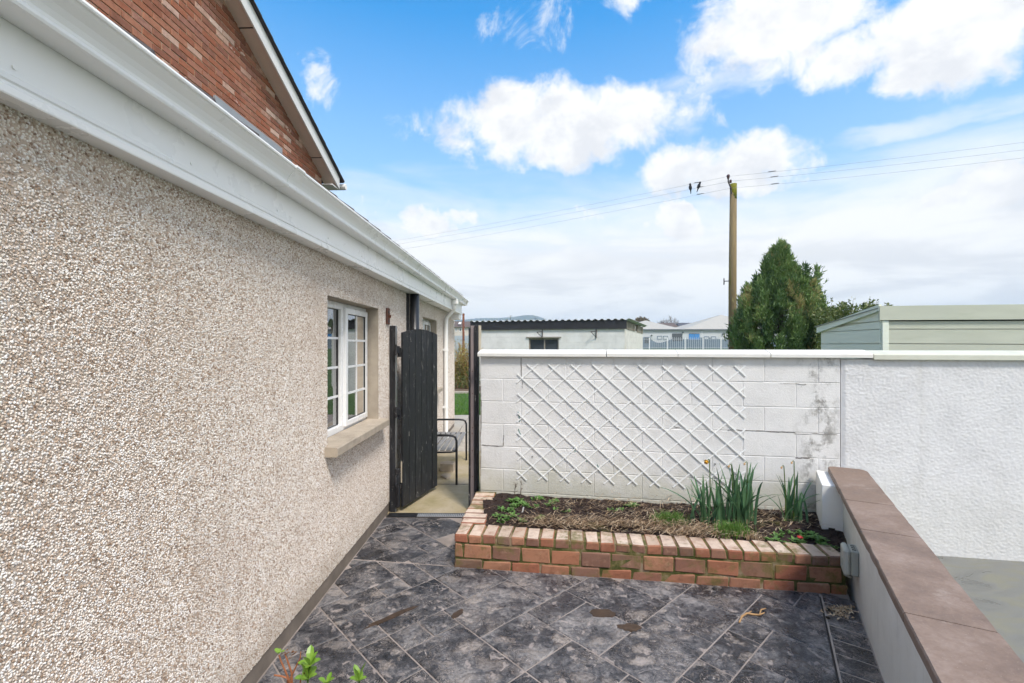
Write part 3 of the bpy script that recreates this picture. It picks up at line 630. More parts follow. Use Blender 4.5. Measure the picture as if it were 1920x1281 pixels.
sa = q.n('GeometryNodeStoreNamedAttribute', {'Geometry': ip.outputs[0], 'Name': 'peb'}, data_type='FLOAT', domain='INSTANCE')
q.L.new([s for s in rf.outputs if s.enabled and s.type == 'VALUE'][0], [s for s in sa.inputs if s.name == 'Value' and s.enabled][0])
jg = q.n('GeometryNodeJoinGeometry'); q.L.new(sa.outputs[0], jg.inputs[0]); q.L.new(gi.outputs[0], jg.inputs[0]); q.L.new(jg.outputs[0], go.inputs[0])
pd.modifiers.new('dash', 'NODES').node_group = ng
MB().box(HW, -2.2, UE + 0.012, -0.29, -0.004, -0.05, 0.0995).box(HW, UE - 0.3, UE + 0.012, -4, -0.29, -0.05, 0.0995).build('plinth', 'plinth_cement', house)

def window(a, b, z0, z1, cols_each=2, rows=4, lead_sash=True):
    w = thing('window', HW((a + b) / 2, 0, z0), None, None); w.parent = house; w.matrix_parent_inverse = wmat(house).inverted()
    d = -0.115; mid = (a + b) / 2
    rv = MB()
    for s in ((a, a + 0.004), (b - 0.004, b)): rv.box(HW, s[0], s[1], -0.28, -0.001, z0, z1)
    rv.box(HW, a, b, -0.28, -0.001, z1 - 0.004, z1).box(HW, a, b, -0.28, -0.001, z0, z0 + 0.004).build('reveal', 'reveal_cement', w)
    fw = 0.055; fm = MB()
    fm.cbox(HW, a + 0.005, b - 0.005, d - 0.06, d, z0 + 0.0045, z0 + 0.0045 + fw, 0.005).cbox(HW, a + 0.005, b - 0.005, d - 0.06, d, z1 - 0.005 - fw, z1 - 0.005, 0.005)
    fm.cbox(HW, a + 0.005, a + 0.005 + fw, d - 0.06, d - 0.001, z0 + 0.01 + fw * 0.8, z1 - fw, 0.005).cbox(HW, b - 0.005 - fw, b - 0.005, d - 0.06, d - 0.001, z0 + 0.01 + fw * 0.8, z1 - fw, 0.005)
    fm.cbox(HW, mid - 0.032, mid + 0.032, d - 0.06, d - 0.001, z0 + 0.01 + fw * 0.8, z1 - fw, 0.005).build('frame', 'upvc_frame', w)
    for k, (l, r) in enumerate(((a + fw + 0.003, mid - 0.03), (mid + 0.03, b - fw - 0.003))):
        zz0, zz1 = z0 + fw + 0.003, z1 - fw - 0.003; s = 0.0; dd = d - 0.02
        if k == 1 and lead_sash:                     # the opening sash stands proud
            s = 0.05; dd = d + 0.022; l -= 0.018; r += 0.03; zz0 -= 0.025; zz1 += 0.02; sm = MB()
            sm.cbox(HW, l, r, dd - 0.03, dd, zz0, zz0 + s, 0.005).cbox(HW, l, r, dd - 0.03, dd, zz1 - s, zz1, 0.005).cbox(HW, l, l + s, dd - 0.03, dd - 0.0008, zz0 + s * 0.8, zz1 - s * 0.8, 0.005).cbox(HW, r - s, r, dd - 0.03, dd - 0.0008, zz0 + s * 0.8, zz1 - s * 0.8, 0.005)
            sm.build('sash', 'upvc_frame', w)
        l2, r2, b2, t2 = l + s, r - s, zz0 + s, zz1 - s
        rb = MB(); e = 0.006
        for q_ in ((l2, r2, b2, b2 + e), (l2, r2, t2 - e, t2), (l2, l2 + e, b2 + e, t2 - e), (r2 - e, r2, b2 + e, t2 - e)): rb.box(HW, q_[0], q_[1], dd - 0.02, dd - 0.006, q_[2], q_[3])
        rb.build('glazing_seal', 'rubber', w)
        for c in range(cols_each):
            for r_ in range(rows):
                x0 = l2 + (r2 - l2) * c / cols_each; x1 = l2 + (r2 - l2) * (c + 1) / cols_each; y0 = b2 + (t2 - b2) * r_ / rows; y1 = b2 + (t2 - b2) * (r_ + 1) / rows
                MB().box(HW, x0 + 0.0005, x1 - 0.0005, dd - 0.018, dd - 0.014, y0 + 0.0005, y1 - 0.0005).build('pane', 'pane', w)
        for c in range(1, cols_each): x = l2 + (r2 - l2) * c / cols_each; MB().box(HW, x - 0.009, x + 0.009, dd - 0.0135, dd - 0.007, b2 + 0.006, t2 - 0.006).build('muntin', 'upvc_frame', w)
        for r_ in range(1, rows): z = b2 + (t2 - b2) * r_ / rows; MB().box(HW, l2 + 0.006, r2 - 0.006, dd - 0.0130, dd - 0.0065, z - 0.009, z + 0.009).build('muntin', 'upvc_frame', w)
    # what stands behind the glass
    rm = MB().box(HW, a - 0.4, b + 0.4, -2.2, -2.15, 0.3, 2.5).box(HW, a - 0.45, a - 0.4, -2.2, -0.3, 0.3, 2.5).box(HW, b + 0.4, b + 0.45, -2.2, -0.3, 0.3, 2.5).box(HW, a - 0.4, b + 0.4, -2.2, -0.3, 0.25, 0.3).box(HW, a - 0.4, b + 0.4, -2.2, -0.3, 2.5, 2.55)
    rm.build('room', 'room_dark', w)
    n = 40
    def drape(u0, u1, d, mat, name):
        cu = MB()
        for k in range(n + 1):
            u_ = u0 + (u1 - u0) * k / n
            for z in (z0 - 0.1, z1 + 0.05): cu.V.append(tuple(HW(u_, d + 0.014 * math.sin(k * 1.3), z)))
        for k in range(n): cu.F.append([2 * k, 2 * k + 2, 2 * k + 3, 2 * k + 1])
        cu.build(name, mat, w, fix=False)
    drape(a - 0.05, a + 0.80 * (b - a), -0.40, 'reflection_drape', 'reflection_drape'); drape(b - 0.16, b + 0.06, -0.36, 'curtain', 'curtain')  # pale drape added behind the panes to stand in for their bright reflection
    return w
w1 = window(*OPEN[0]); w2 = window(*OPEN[1])
for w, (a, b, z0, z1) in ((w1, OPEN[0]), (w2, OPEN[1])):
    mb = MB(); prof = [(-0.10, z0 + 0.014), (0.085, z0 + 0.004), (0.092, z0 - 0.004), (0.092, z0 - 0.055), (0.085, z0 - 0.062), (-0.10, z0 - 0.062)]
    mb.sweep(HW, prof, a - 0.05, b + 0.055).build('sill', 'sill_concrete', w)

# fascia, gutter, pipes
EV = Fr((-1.29, 0), (0.03, 1)); UG = 9.42
fas = [(-0.16, 2.345), (0.0, 2.345), (0.002, 2.349), (0.002, 2.368), (-0.005, 2.373), (-0.005, 2.380), (0.000, 2.384), (0.000, 2.398), (-0.008, 2.404), (-0.008, 2.545), (-0.16, 2.545)]
for u0, u1 in ((-2.2, 1.0), (1.003, 5.10), (5.105, UG - 0.05)): MB().sweep(EV, fas, u0, u1).build('fascia', 'white_pvc', house)
out = [(-0.006, 2.532), (0.070, 2.529), (0.078, 2.531), (0.081, 2.538), (0.079, 2.546), (0.074, 2.552), (0.075, 2.562), (0.082, 2.577), (0.092, 2.592), (0.104, 2.604), (0.112, 2.612), (0.115, 2.619), (0.123, 2.620), (0.125, 2.626), (0.123, 2.634), (0.116, 2.635)]
inn = [(0.110, 2.620), (0.098, 2.606), (0.084, 2.592), (0.074, 2.572), (0.068, 2.538), (0.0, 2.538), (0.0, 2.622), (-0.006, 2.622)]
gt = MB().sweep(EV, out + inn, -2.2, UG).build('gutter', 'white_pvc', house)
EVs = lambda u: EV(u, 0, 0)
for u in (2.35, 6.4):
    o2 = [(d + 0.004, z - 0.003 if z < 2.6 else z + 0.003) for d, z in out]
    MB().sweep(EV, o2 + inn, u, u + 0.09).build('gutter_union', 'white_pvc', gt)
MB().sweep(EV, [(-0.006, 2.53), (0.08, 2.53), (0.125, 2.63), (0.10, 2.635), (-0.006, 2.625)], UG + 0.001, UG + 0.006).build('gutter_stop_end', 'white_pvc', gt)
MB().box(EV, UG - 0.32, UG - 0.02, -0.26, -0.03, 2.24, 2.343).build('eaves_box', 'white_pvc', house)
for u in [0.55 + 0.62 * k for k in range(14)]:
    MB().lathe((0, 0, 0), [(0.006, 0), (0.006, 0.003), (0.003, 0.005)], 8)
    p = EV(u, -0.0075, 2.425); MB().tube([p, p + EV.n * 0.003], 0.006, 8).build('nail_cap', 'white_pvc', house)
# downpipe with swan neck
dpn = MB(); ud = 8.2
zt = 2.50
pts = [EV(ud - 0.1, 0.04, 2.53), EV(ud - 0.1, 0.04, 2.40), EV(ud - 0.06, 0.02, 2.36), HW(ud, 0.07, 2.22), HW(ud, 0.055, 2.16), HW(ud, 0.055, 1.2), HW(ud, 0.055, 0.12), HW(ud, 0.10, 0.05)]
dpn.tube(pts, 0.036, 12); dp_ = dpn.build('downpipe', 'white_pvc', house, smooth=True)
for z in (1.62, 0.6): MB().tube([HW(ud, 0.055, z), HW(ud, 0.055, z + 0.05)], 0.042, 12).box(HW, ud - 0.05, ud + 0.05, 0.001, 0.03, z + 0.01, z + 0.04).build('pipe_clip', 'white_pvc', dp_)
MB().cbox(EV, ud - 0.16, ud - 0.04, -0.005, 0.10, 2.44, 2.528, 0.01).build('gutter_outlet', 'white_pvc', gt)
us = 5.62
sp = MB().tube([HW(us, 0.075, 0.0), HW(us, 0.075, 2.343)], 0.056, 20).build('soil_pipe', 'black_pipe', house, smooth=True)
MB().box(HW, us - 0.12, us - 0.085, 0.0, 0.03, 0.1, 2.34).build('dark_strip', 'black_pipe', house)
for z in (0.55, 1.75): MB().tube([HW(us, 0.075, z), HW(us, 0.075, z + 0.06)], 0.061, 20).box(HW, us - 0.08, us + 0.08, 0.0, 0.03, z + 0.01, z + 0.05).build('pipe_collar', 'black_pipe', sp)
# lean-to roof with rolled tiles
rf = MB(); n = 12 * 38; prof = []
for k in range(n + 1):
    u = -2.2 + (UG + 2.1) * k / n; ph = (u % 0.30) / 0.30; prof.append((u, 0.045 * max(0, math.sin(ph * math.pi * 4)) if ph < 0.25 else 0.0))
rows_ = [(0.055, 2.640), (0.05, 2.660), (-2.32, 4.33)]
for r_, (d, z) in enumerate(rows_):
    for u, h in prof: rf.V.append(tuple(EV(u, d, z + (h if r_ > 0 else h * 0.9))))
for r_ in range(2):
    for k in range(n): b = r_ * (n + 1) + k; rf.F.append([b, b + 1, b + n + 2, b + n + 1])
rf.build('roof', 'roof_tile', house, fix=False)

# ================================================================== tall brick house behind
GH = Fr((-3.585, 0), (0.035, 1)); tall = thing('brick_house', (-6.5, 4, 0), 'tall red brick house with white bargeboard rising behind the gutter', 'house')
zb = lambda y: 5.79 - 0.44 * (y - 5.43)                # underside of the verge
UA, UC = 3.4, 8.02
vz = lambda u: zb(u) if u >= UA else zb(UA) - 0.44 * (UA - u)
MB().prism(GH, [(-1.2, 0), (UC, 0), (UC, vz(UC) + 0.1), (UA, vz(UA) + 0.1), (-1.2, vz(-1.2) + 0.1)], -6.0, -0.009).build('wall', 'house_mortar', tall)
MB().box(GH, UC, UC + 0.006, -6, -0.009, 0, 4.66).build('end_wall', 'house_brick', tall)
bricks = []; z = 4.32; row = 0
while z < 6.75:
    u = 1.6 + (0.1125 if row % 2 else 0)
    while u < UC:
        u1 = min(u + 0.215, UC)
        if z + 0.0325 < vz((u + u1) / 2) + 0.06 and u1 - u > 0.03: bricks.append((u, u1, z))
        u += 0.225
    z += 0.075; row += 1
def seen(b):
    p = GH((b[0] + b[1]) / 2, 0, b[2] + 0.03); px = 960 + F * p.x / p.y; py = HOR - F * (p.z - CAMZ) / p.y
    sight = CAMZ + (2.63 - CAMZ) * (-p.x) / 1.13
    ok = 0 < px < 1920 and py > -10 and p.z > sight - 0.10
    return ok, 1 / p.y
vis = sorted([b for b in bricks if seen(b)[0] and abs(b[1] - b[0] - 0.215) < 1e-4], key=lambda b: -seen(b)[1])[:300]; vs = set(vis)
bmesh_variants = []
for k in range(5):
    mb = MB(); mb.cbox(WF, -0.1075, 0.1075, -0.05, 0.0, -0.0325, 0.0325, 0.004, 0.0015)
    me = bpy.data.meshes.new('house_brick'); me.from_pydata(mb.V, [], mb.F); me.materials.append(MATS['house_brick']); at = me.attributes.new('tint', 'FLOAT', 'POINT'); at.data.foreach_set('value', [0.2 * k] * len(mb.V)); bmesh_variants.append(me)
RB = Matrix((( GH.u.x, GH.n.x, 0, 0), (GH.u.y, GH.n.y, 0, 0), (0, 0, 1, 0), (0, 0, 0, 1)))
for (u, u1, z) in vis: inst('brick', rnd.choice(bmesh_variants), Matrix.Translation(GH((u + u1) / 2, rnd.uniform(-0.002, 0.002), z + 0.0325)) @ RB, tall)
mb = MB(); T = []
for b in bricks:
    if b in vs: continue
    n0 = len(mb.V); mb.cbox(GH, b[0], b[1], -0.05, 0.0, b[2], b[2] + 0.065, 0.004, 0.0015); T += [rnd.random()] * (len(mb.V) - n0)
o = mb.build('brickwork', 'house_brick', tall, fix=False, attr={'tint': T}); o['kind'] = 'stuff'
def verge(d0, d1, lo, hi, name, mat, u0=-1.0, u1=8.28, par=tall):
    mb = MB(); pts = [u0, UA, u1]; B = []
    mb.prism(GH, [(u0, vz(u0) + lo), (UA, vz(UA) + lo), (u1, vz(u1) + lo), (u1, vz(u1) + hi), (UA, vz(UA) + hi), (u0, vz(u0) + hi)], d0, d1)
    return mb.build(name, mat, par)
so = verge(-0.03, 0.182, 0.0, 0.02, 'soffit', 'soffit_board'); verge(0.183, 0.205, -0.012, 0.185, 'bargeboard', 'white_board')
for u in (5.72, 7.62):
    k = 0.012
    MB().prism(GH, [(u, vz(u) - 0.004), (u + k, vz(u + k) - 0.004), (u + k, vz(u + k) - 0.0005), (u, vz(u) - 0.0005)], 0.001, 0.18).build('soffit_joint', 'dark_joint', so)
rf2 = verge(-3.0, 0.235, 0.188, 0.20, 'roof', 'roof_tile', u1=8.40)
for k in range(22):
    u = 8.40 - 0.26 * k; uu = u - 0.27
    if uu < UA: break
    MB().prism(GH, [(u, vz(u) + 0.201), (u, vz(u) + 0.226), (uu, vz(uu) + 0.214), (uu, vz(uu) + 0.201)], -0.15, 0.25).build('verge_tile', 'roof_tile', rf2)
MB().box(GH, 8.03, 8.28, -0.02, 0.18, vz(8.28) - 0.02, vz(8.28) + 0.0).build('eaves_box', 'white_board', tall)
MB().tube([GH(8.44, 0.26, vz(8.4) + 0.13), GH(8.44, -3.0, vz(8.4) + 0.13)], 0.055, 10).build('gutter', 'white_pvc', tall)
fl = MB().box(GH, 5.25, 6.68, 0.004, 0.03, 4.25, 4.57).build('lead_flashing', 'lead', tall)

# ================================================================== white block wall, its coping and its trellis
bw = thing('block_wall', BW(1.6, 0, 0), 'white painted concrete block wall behind the brick planter', 'wall')
UWB = 3.30; ZT = 1.612
MB().box(BW, 0.008, UWB, -0.20, -0.0032, -0.1, ZT).build('mortar_core', 'block_paint', bw)
ZJ = [1.385 - 0.2265 * k for k in range(7)]
tops = [ZT] + ZJ
def blockrow(z0, z1, off):
    us = [0.0] + [off + 0.45 * k for k in range(9) if 0.05 < off + 0.45 * k < UWB - 0.04] + [UWB]
    for a, b in zip(us[:-1], us[1:]):
        MB().cbox(BW, a + 0.0022, b - 0.0022, -0.10, rnd.uniform(-0.0012, 0.0012), z0 + 0.0028, z1 - 0.0028, 0.004, 0.0008).build('block', 'block_paint', bw)
for r_ in range(7):
    z1 = tops[r_]; z0 = tops[r_ + 1]; blockrow(max(z0, -0.05), z1, 0.42 if r_ % 2 == 0 else 0.236)
MB().box(BW, 0.0, 0.0075, -0.20, -0.101, -0.1, ZT).build('end_face', 'block_paint', bw)
def crack(pts, w=0.004, name='crack', mat='crack'):
    mb = MB(); P_ = []
    for i in range(len(pts) - 1):
        (a, b), (c, d) = pts[i], pts[i + 1]; n = 6
        for k in range(n): t = k / n; P_.append((a + (c - a) * t + rnd.uniform(-1, 1) * 0.004, b + (d - b) * t + rnd.uniform(-1, 1) * 0.004))
    P_.append(pts[-1])
    for i in range(len(P_) - 1):
        (a, b), (c, d) = P_[i], P_[i + 1]; l = math.hypot(c - a, d - b) or 1; nx_, nz_ = -(d - b) / l, (c - a) / l; w0 = w * rnd.uniform(0.3, 1.0); w1 = w * rnd.uniform(0.3, 1.0); k = 0.0024 + 0.0002 * (i % 2)
        mb.prism(BW, [(a - nx_ * w0, b - nz_ * w0), (c - nx_ * w1, d - nz_ * w1), (c + nx_ * w1, d + nz_ * w1), (a + nx_ * w0, b + nz_ * w0)], -0.004, k)
    mb.build(name, mat, bw)
crack([(0.42, 1.60), (0.425, 1.39)], 0.004); crack([(0.435, 1.37), (0.43, 1.29)], 0.003); crack([(0.02, 0.712), (0.09, 0.709), (0.235, 0.708)], 0.005); crack([(0.237, 0.71), (0.245, 0.82)], 0.004)
crack([(2.36, 0.94), (2.72, 0.935), (2.93, 0.93)], 0.004); crack([(2.93, 0.925), (3.27, 0.925)], 0.003); crack([(2.93, 0.70), (3.05, 0.705)], 0.006); crack([(1.85, 0.955), (1.93, 0.95)], 0.004); crack([(2.80, 1.375), (3.02, 1.37)], 0.0025)
crack([(0.004, 1.35), (0.01, 1.1), (0.006, 0.8), (0.008, 0.4)], 0.006)
for (u, z, l) in ((0.40, 1.01, 0.05), (0.405, 0.86, 0.03), (1.06, 0.62, 0.035), (1.18, 0.53, 0.035), (0.95, 0.70, 0.02), (1.41, 0.70, 0.02), (0.75, 0.71, 0.02)):
    crack([(u - 0.01, z + l), (u + 0.008, z - l)], 0.006, 'paint_scuff', 'green_stain')
rw = thing('rendered_wall', BW(4.8, 0, 0), 'white roughcast rendered wall beside the block wall', 'wall')
# roughcast: a real displaced surface
nu, nz = 430, 240; U0, U1, Z0, Z1 = UWB + 0.004, UWB + 3.2, -0.14, 1.598; V = []
for j in range(nz + 1):
    for i in range(nu + 1):
        u = U0 + (U1 - U0) * (i / nu); z = Z0 + (Z1 - Z0) * j / nz
        e = min(1, (u - U0) / 0.03); n_ = mnoise.noise((u * 56 + z * 18, z * 84, 1.7)) + 0.6 * mnoise.noise((u * 120, z * 150, 5.2))
        V.append(tuple(BW(u, 0.012 * e + 0.0036 * max(-0.5, n_) * e, z)))
mesh_obj('roughcast', V, [[j * (nu + 1) + i, j * (nu + 1) + i + 1, (j + 1) * (nu + 1) + i + 1, (j + 1) * (nu + 1) + i] for j in range(nz) for i in range(nu)], 'render_paint', rw, smooth=True)
MB().box(BW, U0, U1 + 2, -0.2, 0.002, -0.2, 1.598).build('wall_core', 'render_paint', rw)
# coping stones
cs = [(-0.015, 1.25, 0, bw), (1.257, 1.905, 0, bw), (1.91, 2.705, 0, bw), (2.712, 3.535, 0, bw), (3.542, 5.2, 1, rw), (5.207, 7.2, 1, rw)]
for a, b, k, par in cs:
    dz = rnd.uniform(-0.0025, 0.0025)
    prof = [(0.048, 1.608), (0.050, 1.612), (0.050, 1.642), (0.043, 1.650), (-0.10, 1.682), (-0.245, 1.652), (-0.25, 1.642), (-0.25, 1.6135), (-0.2, 1.6135), (0.02, 1.6135), (0.025, 1.617), (0.032, 1.613)]
    MB().sweep(BW, [(d, z + dz + (0.0 if k == 0 else -0.006) if z > 1.614 else z + (0.0015 if k == 0 else -0.013)) for d, z in prof], a, b).build('coping_stone', 'coping_green' if k else 'coping_paint', par)
# trellis: two layers of slats at opposite slopes
tr = thing('trellis', BW(1.45, 0.02, 0.4), 'white expanding diamond trellis fixed flat on the block wall', 'trellis')
CU, CZ, OU, OZ = 0.2137, 0.193, 0.428, 0.4275; ulo, uhi, zlo, zhi = 0.420, 2.466, 0.420, 1.495
for sgn in (1, -1):
    for k in range(-20, 30):
        # slat line through lattice crossings
        u0 = OU + CU * k; z0 = OZ
        t0, t1 = -1e9, 1e9; du, dz = CU / 2, sgn * CZ / 2
        for lo, hi, s, d in ((ulo, uhi, u0, du), (zlo, zhi, z0, dz)):
            a, b = sorted(((lo - s) / d, (hi - s) / d)); t0, t1 = max(t0, a), min(t1, b)
        if math.floor(t1) - math.ceil(t0) < 0: continue
        t0 = math.ceil(t0) - 0.46; t1 = math.floor(t1) + 0.46
        t0 += rnd.uniform(-0.05, 0.05); t1 += rnd.uniform(-0.05, 0.05)
        a = BW(u0 + du * t0, 0, z0 + dz * t0); b = BW(u0 + du * t1, 0, z0 + dz * t1); dirv_ = (b - a).normalized(); sd_ = BW.n.cross(dirv_); dd = 0.003 if sgn > 0 else 0.0072
        w = 0.0062; mb = MB(); j1, j2 = rnd.uniform(-0.004, 0.004), rnd.uniform(-0.004, 0.004); a = a + sd_ * j1; b = b + sd_ * j2
        mb.hexa([a - sd_ * w + BW.n * dd, b - sd_ * w + BW.n * dd, b + sd_ * w + BW.n * dd, a + sd_ * w + BW.n * dd, a - sd_ * w + BW.n * (dd + 0.004), b - sd_ * w + BW.n * (dd + 0.004), b + sd_ * w + BW.n * (dd + 0.004), a + sd_ * w + BW.n * (dd + 0.004)])
        mb.build('slat', 'trellis_plastic', tr)
for (u, z) in ((0.535, 1.295), (2.245, 1.29), (0.535, 0.62), (2.245, 0.62)): MB().tube([BW(u, -0.002, z), BW(u, 0.0125, z)], 0.006, 8).build('screw', 'steel', tr)

# ================================================================== low wall with brown coping slabs
lw = thing('low_wall', LW(0, -0.1, 0), 'low smooth white wall with brown coping running towards the camera', 'wall')
ULE = 1.97
MB().box(LW, -4.4, ULE, -0.17, 0.0, -0.15, 0.615).build('wall_body', 'low_wall_paint', lw)
js = [-4.4, -2.4, -0.62, 0.336, 0.918, 1.93]
for a, b in zip(js[:-1], js[1:]):
    last = b == js[-1]; nE = max(4, int((b - a) / 0.06)); ew = lambda: rnd.choice((0, 0, 0, 0, 0, -0.0035)) + rnd.uniform(-0.0007, 0.0007)
    e0, e1 = a + 0.004, (b - 0.004 if not last else b - 0.05)
    left = [(e0 + (e1 - e0) * k / nE, 0.055 + ew()) for k in range(nE + 1)]; right = [(e0 + (e1 - e0 - (0.01 if last else 0)) * k / nE, -0.225 - ew()) for k in range(nE + 1)]
    pl = left + ([(b - 0.015, 0.042), (b, 0.012), (b, -0.175), (b - 0.02, -0.205)] if last else []) + right[::-1]
    dz = rnd.uniform(-0.0015, 0.0015); n = len(pl); ins = [(u * 0.999 + sum(p[0] for p in pl) / n * 0.001, d * 0.965 - 0.085 * 0.035) for u, d in pl]
    mb = MB(); rings = [(pl, 0.617), (pl, 0.653 + dz), (ins, 0.660 + dz)]
    for pg, z in rings: mb.V += [tuple(LW(u, d, z)) for u, d in pg]
    for k in range(2): mb.F += [[k * n + i, k * n + (i + 1) % n, (k + 1) * n + (i + 1) % n, (k + 1) * n + i] for i in range(n)]
    mb.F += [list(range(n))[::-1], list(range(2 * n, 3 * n))]; mb.build('coping_slab', 'coping_brown', lw)
pil = MB().cbox(LW, 1.45, 1.93, -0.03, 0.140, 0.0, 0.608, 0.005, 0.004).build('buttress', 'smooth_white', lw)
# junction box on the low wall
eb = thing('electrical_box', LW(0.80, 0.05, 0.2), 'grey weatherproof electrical box on the low white wall', 'electrical box')
MB().cbox(LW, 0.73, 0.87, 0.001, 0.045, 0.215, 0.375, 0.006).build('back_box', 'box_grey', eb); MB().cbox(LW, 0.725, 0.875, 0.048, 0.085, 0.210, 0.380, 0.012).build('cover', 'box_lid', eb)
for u in (0.765, 0.80, 0.835): MB().box(LW, u - 0.008, u + 0.008, 0.012, 0.034, 0.3752, 0.3765).build('knockout', 'rubber', eb)
MB().tube([LW(0.80, 0.066, 0.215), LW(0.80, 0.066, 0.19), LW(0.81, 0.03, 0.175)], 0.011, 8).build('cable_gland', 'box_grey', eb)
MB().box(LW, 0.745, 0.765, 0.0852, 0.088, 0.27, 0.31).build('catch', 'box_grey', eb)

# ================================================================== brick planter
pl = thing('brick_planter', PF(1.4, 0.3, 0), 'red brick raised planter with mossy header course on top', 'planter')
PL = 2.80; SIDE = Fr(PA, (0.089, 1.086), (1, -0.082)); SL = 1.065
MB().box(PF, 0.006, PL - 0.01, 0.006, 0.205, -0.05, 0.247).box(SIDE, 0.21, SL, 0.006, 0.205, -0.05, 0.247).build('mortar', 'planter_mortar', pl)
bvar = {}
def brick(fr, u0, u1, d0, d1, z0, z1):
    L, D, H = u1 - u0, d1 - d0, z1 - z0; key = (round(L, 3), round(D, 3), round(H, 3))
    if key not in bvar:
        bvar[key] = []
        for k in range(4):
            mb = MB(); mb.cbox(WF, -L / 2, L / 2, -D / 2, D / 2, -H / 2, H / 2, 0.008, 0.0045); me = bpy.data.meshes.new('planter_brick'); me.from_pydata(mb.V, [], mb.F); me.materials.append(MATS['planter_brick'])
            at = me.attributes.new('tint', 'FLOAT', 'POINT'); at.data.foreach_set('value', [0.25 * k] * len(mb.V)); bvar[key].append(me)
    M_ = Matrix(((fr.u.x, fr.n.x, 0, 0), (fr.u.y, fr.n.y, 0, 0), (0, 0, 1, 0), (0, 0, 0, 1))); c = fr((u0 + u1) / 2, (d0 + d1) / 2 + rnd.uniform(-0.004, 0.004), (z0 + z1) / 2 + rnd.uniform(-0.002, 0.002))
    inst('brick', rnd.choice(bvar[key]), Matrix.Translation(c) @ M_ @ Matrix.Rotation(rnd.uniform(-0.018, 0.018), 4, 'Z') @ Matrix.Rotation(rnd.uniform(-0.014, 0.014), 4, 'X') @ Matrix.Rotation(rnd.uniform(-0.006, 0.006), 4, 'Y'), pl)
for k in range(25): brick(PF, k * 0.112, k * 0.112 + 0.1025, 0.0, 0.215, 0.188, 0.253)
for k in range(13):
    a = 0.073 + 0.2245 * k if k else 0.073
    brick(PF, 0.076 + 0.225 * (k - 0) if k < 12 else 0, min(0.076 + 0.225 * k + 0.215, PL) if k < 12 else 0.066, 0.0, 0.06, 0.070, 0.178)
for k in range(13): brick(PF, 0.225 * k, min(0.225 * k + 0.215, PL), 0.0, 0.102, -0.02, 0.060)
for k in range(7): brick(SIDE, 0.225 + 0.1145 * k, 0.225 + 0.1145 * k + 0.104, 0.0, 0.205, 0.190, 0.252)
for k in range(4): brick(SIDE, 0.10 + 0.225 * k, 0.10 + 0.225 * k + 0.215, 0.0, 0.06, 0.072, 0.178); brick(SIDE, 0.12 + 0.225 * k, 0.12 + 0.225 * k + 0.215, 0.0, 0.06, -0.02, 0.060)
# soil
pc = [PF(0.20, 0.20, 0), LW(1.10, 0.0, 0), LW(1.99, 0.0, 0), BW(0.02, 0.0, 0)]
def soilz(s, t): return 0.232 + 0.022 * math.sin(math.pi * t) + 0.018 * mnoise.noise((s * 9, t * 4, 0.3)) + 0.014 * mnoise.noise((s * 32, t * 12, 2.3)) + 0.008 * mnoise.noise((s * 80, t * 28, 7.3))
def soilp(s, t):
    a = pc[0].lerp(pc[1], s); b = pc[3].lerp(pc[2], s); p = a.lerp(b, t); p.z = soilz(s, t); return p
ns, nt = 190, 60
V = [tuple(soilp(i / ns, j / nt)) for j in range(nt + 1) for i in range(ns + 1)]
prop(mesh_obj('planter_soil', V, [[j * (ns + 1) + i, j * (ns + 1) + i + 1, (j + 1) * (ns + 1) + i + 1, (j + 1) * (ns + 1) + i] for j in range(nt) for i in range(ns)], 'soil', smooth=True), 'dark crumbly soil filling the brick planter', 'soil', kind='stuff')
def st_of(px, py):
    best = None
    for i in range(0, 101):
        for j in range(0, 41):
            p = soilp(i / 100, j / 40); x = 960 + F * p.x / p.y; y = HOR - F * (p.z - CAMZ) / p.y; e = (x - px) ** 2 + (y - py) ** 2
            if best is None or e < best[0]: best = (e, i / 100, j / 40)
    return best[1], best[2]
SPX = {}
def soil_at(px, py):
    s, t = st_of(px, py); return soilp(s, t)

# ================================================================== gate, posts, drain, bench
gpost = thing('gate_post', (-1.235, 4.79, 0), 'black steel gate post standing against the pebble-dashed wall', 'gate post')
GP = Fr((-1.262, 4.76), (1, 0.0), (0, -1))
MB().cbox(GP, 0, 0.058, -0.06, 0, -0.01, 1.925, 0.003).build('post', 'gate_paint', gpost); MB().box(GP, 0.0585, 0.064, -0.05, 0.004, 0.0, 1.92).build('steel_edge', 'steel', gpost)
G0 = Vector((-1.135, 4.775, 0)); G1 = Vector((-0.893, 5.525, 0)); GF = Fr(G0, G1 - G0); GL = (G1 - G0).length
gate = thing('gate', (G0 + G1) / 2, 'open black timber gate with arched top and worn paint', 'gate')
nb = 6; bwid = GL / nb
arch = lambda t: 1.850 + 0.050 * math.sin(math.pi * min(1, max(0, t))) ** 0.8
for k in range(nb):
    a, b = k * bwid + 0.0022, (k + 1) * bwid - 0.0022; n = 4
    top = [(a + (b - a) * i / n, arch((a + (b - a) * i / n) / GL) + rnd.uniform(-0.004, 0.004)) for i in range(n + 1)]
    c = 0.005; FB = Fr((GF.o + GF.n * rnd.uniform(-0.003, 0.004))[:2], GF.u[:2])
    MB().prism(FB, [(a, 0.045 + rnd.uniform(-.006, .004)), (b, 0.045)] + top[::-1], -0.020, -0.003).prism(FB, [(a + c, 0.047), (b - c, 0.047)] + [(min(max(u, a + c), b - c), z - 0.003) for u, z in top[::-1]], -0.0032, 0.0).build('board', 'gate_paint', gate)
for z in (0.28, 0.95, 1.60): MB().cbox(GF, 0.0, GL - 0.02, -0.062, -0.0205, z, z + 0.10, 0.004).build('ledge', 'gate_paint', gate)
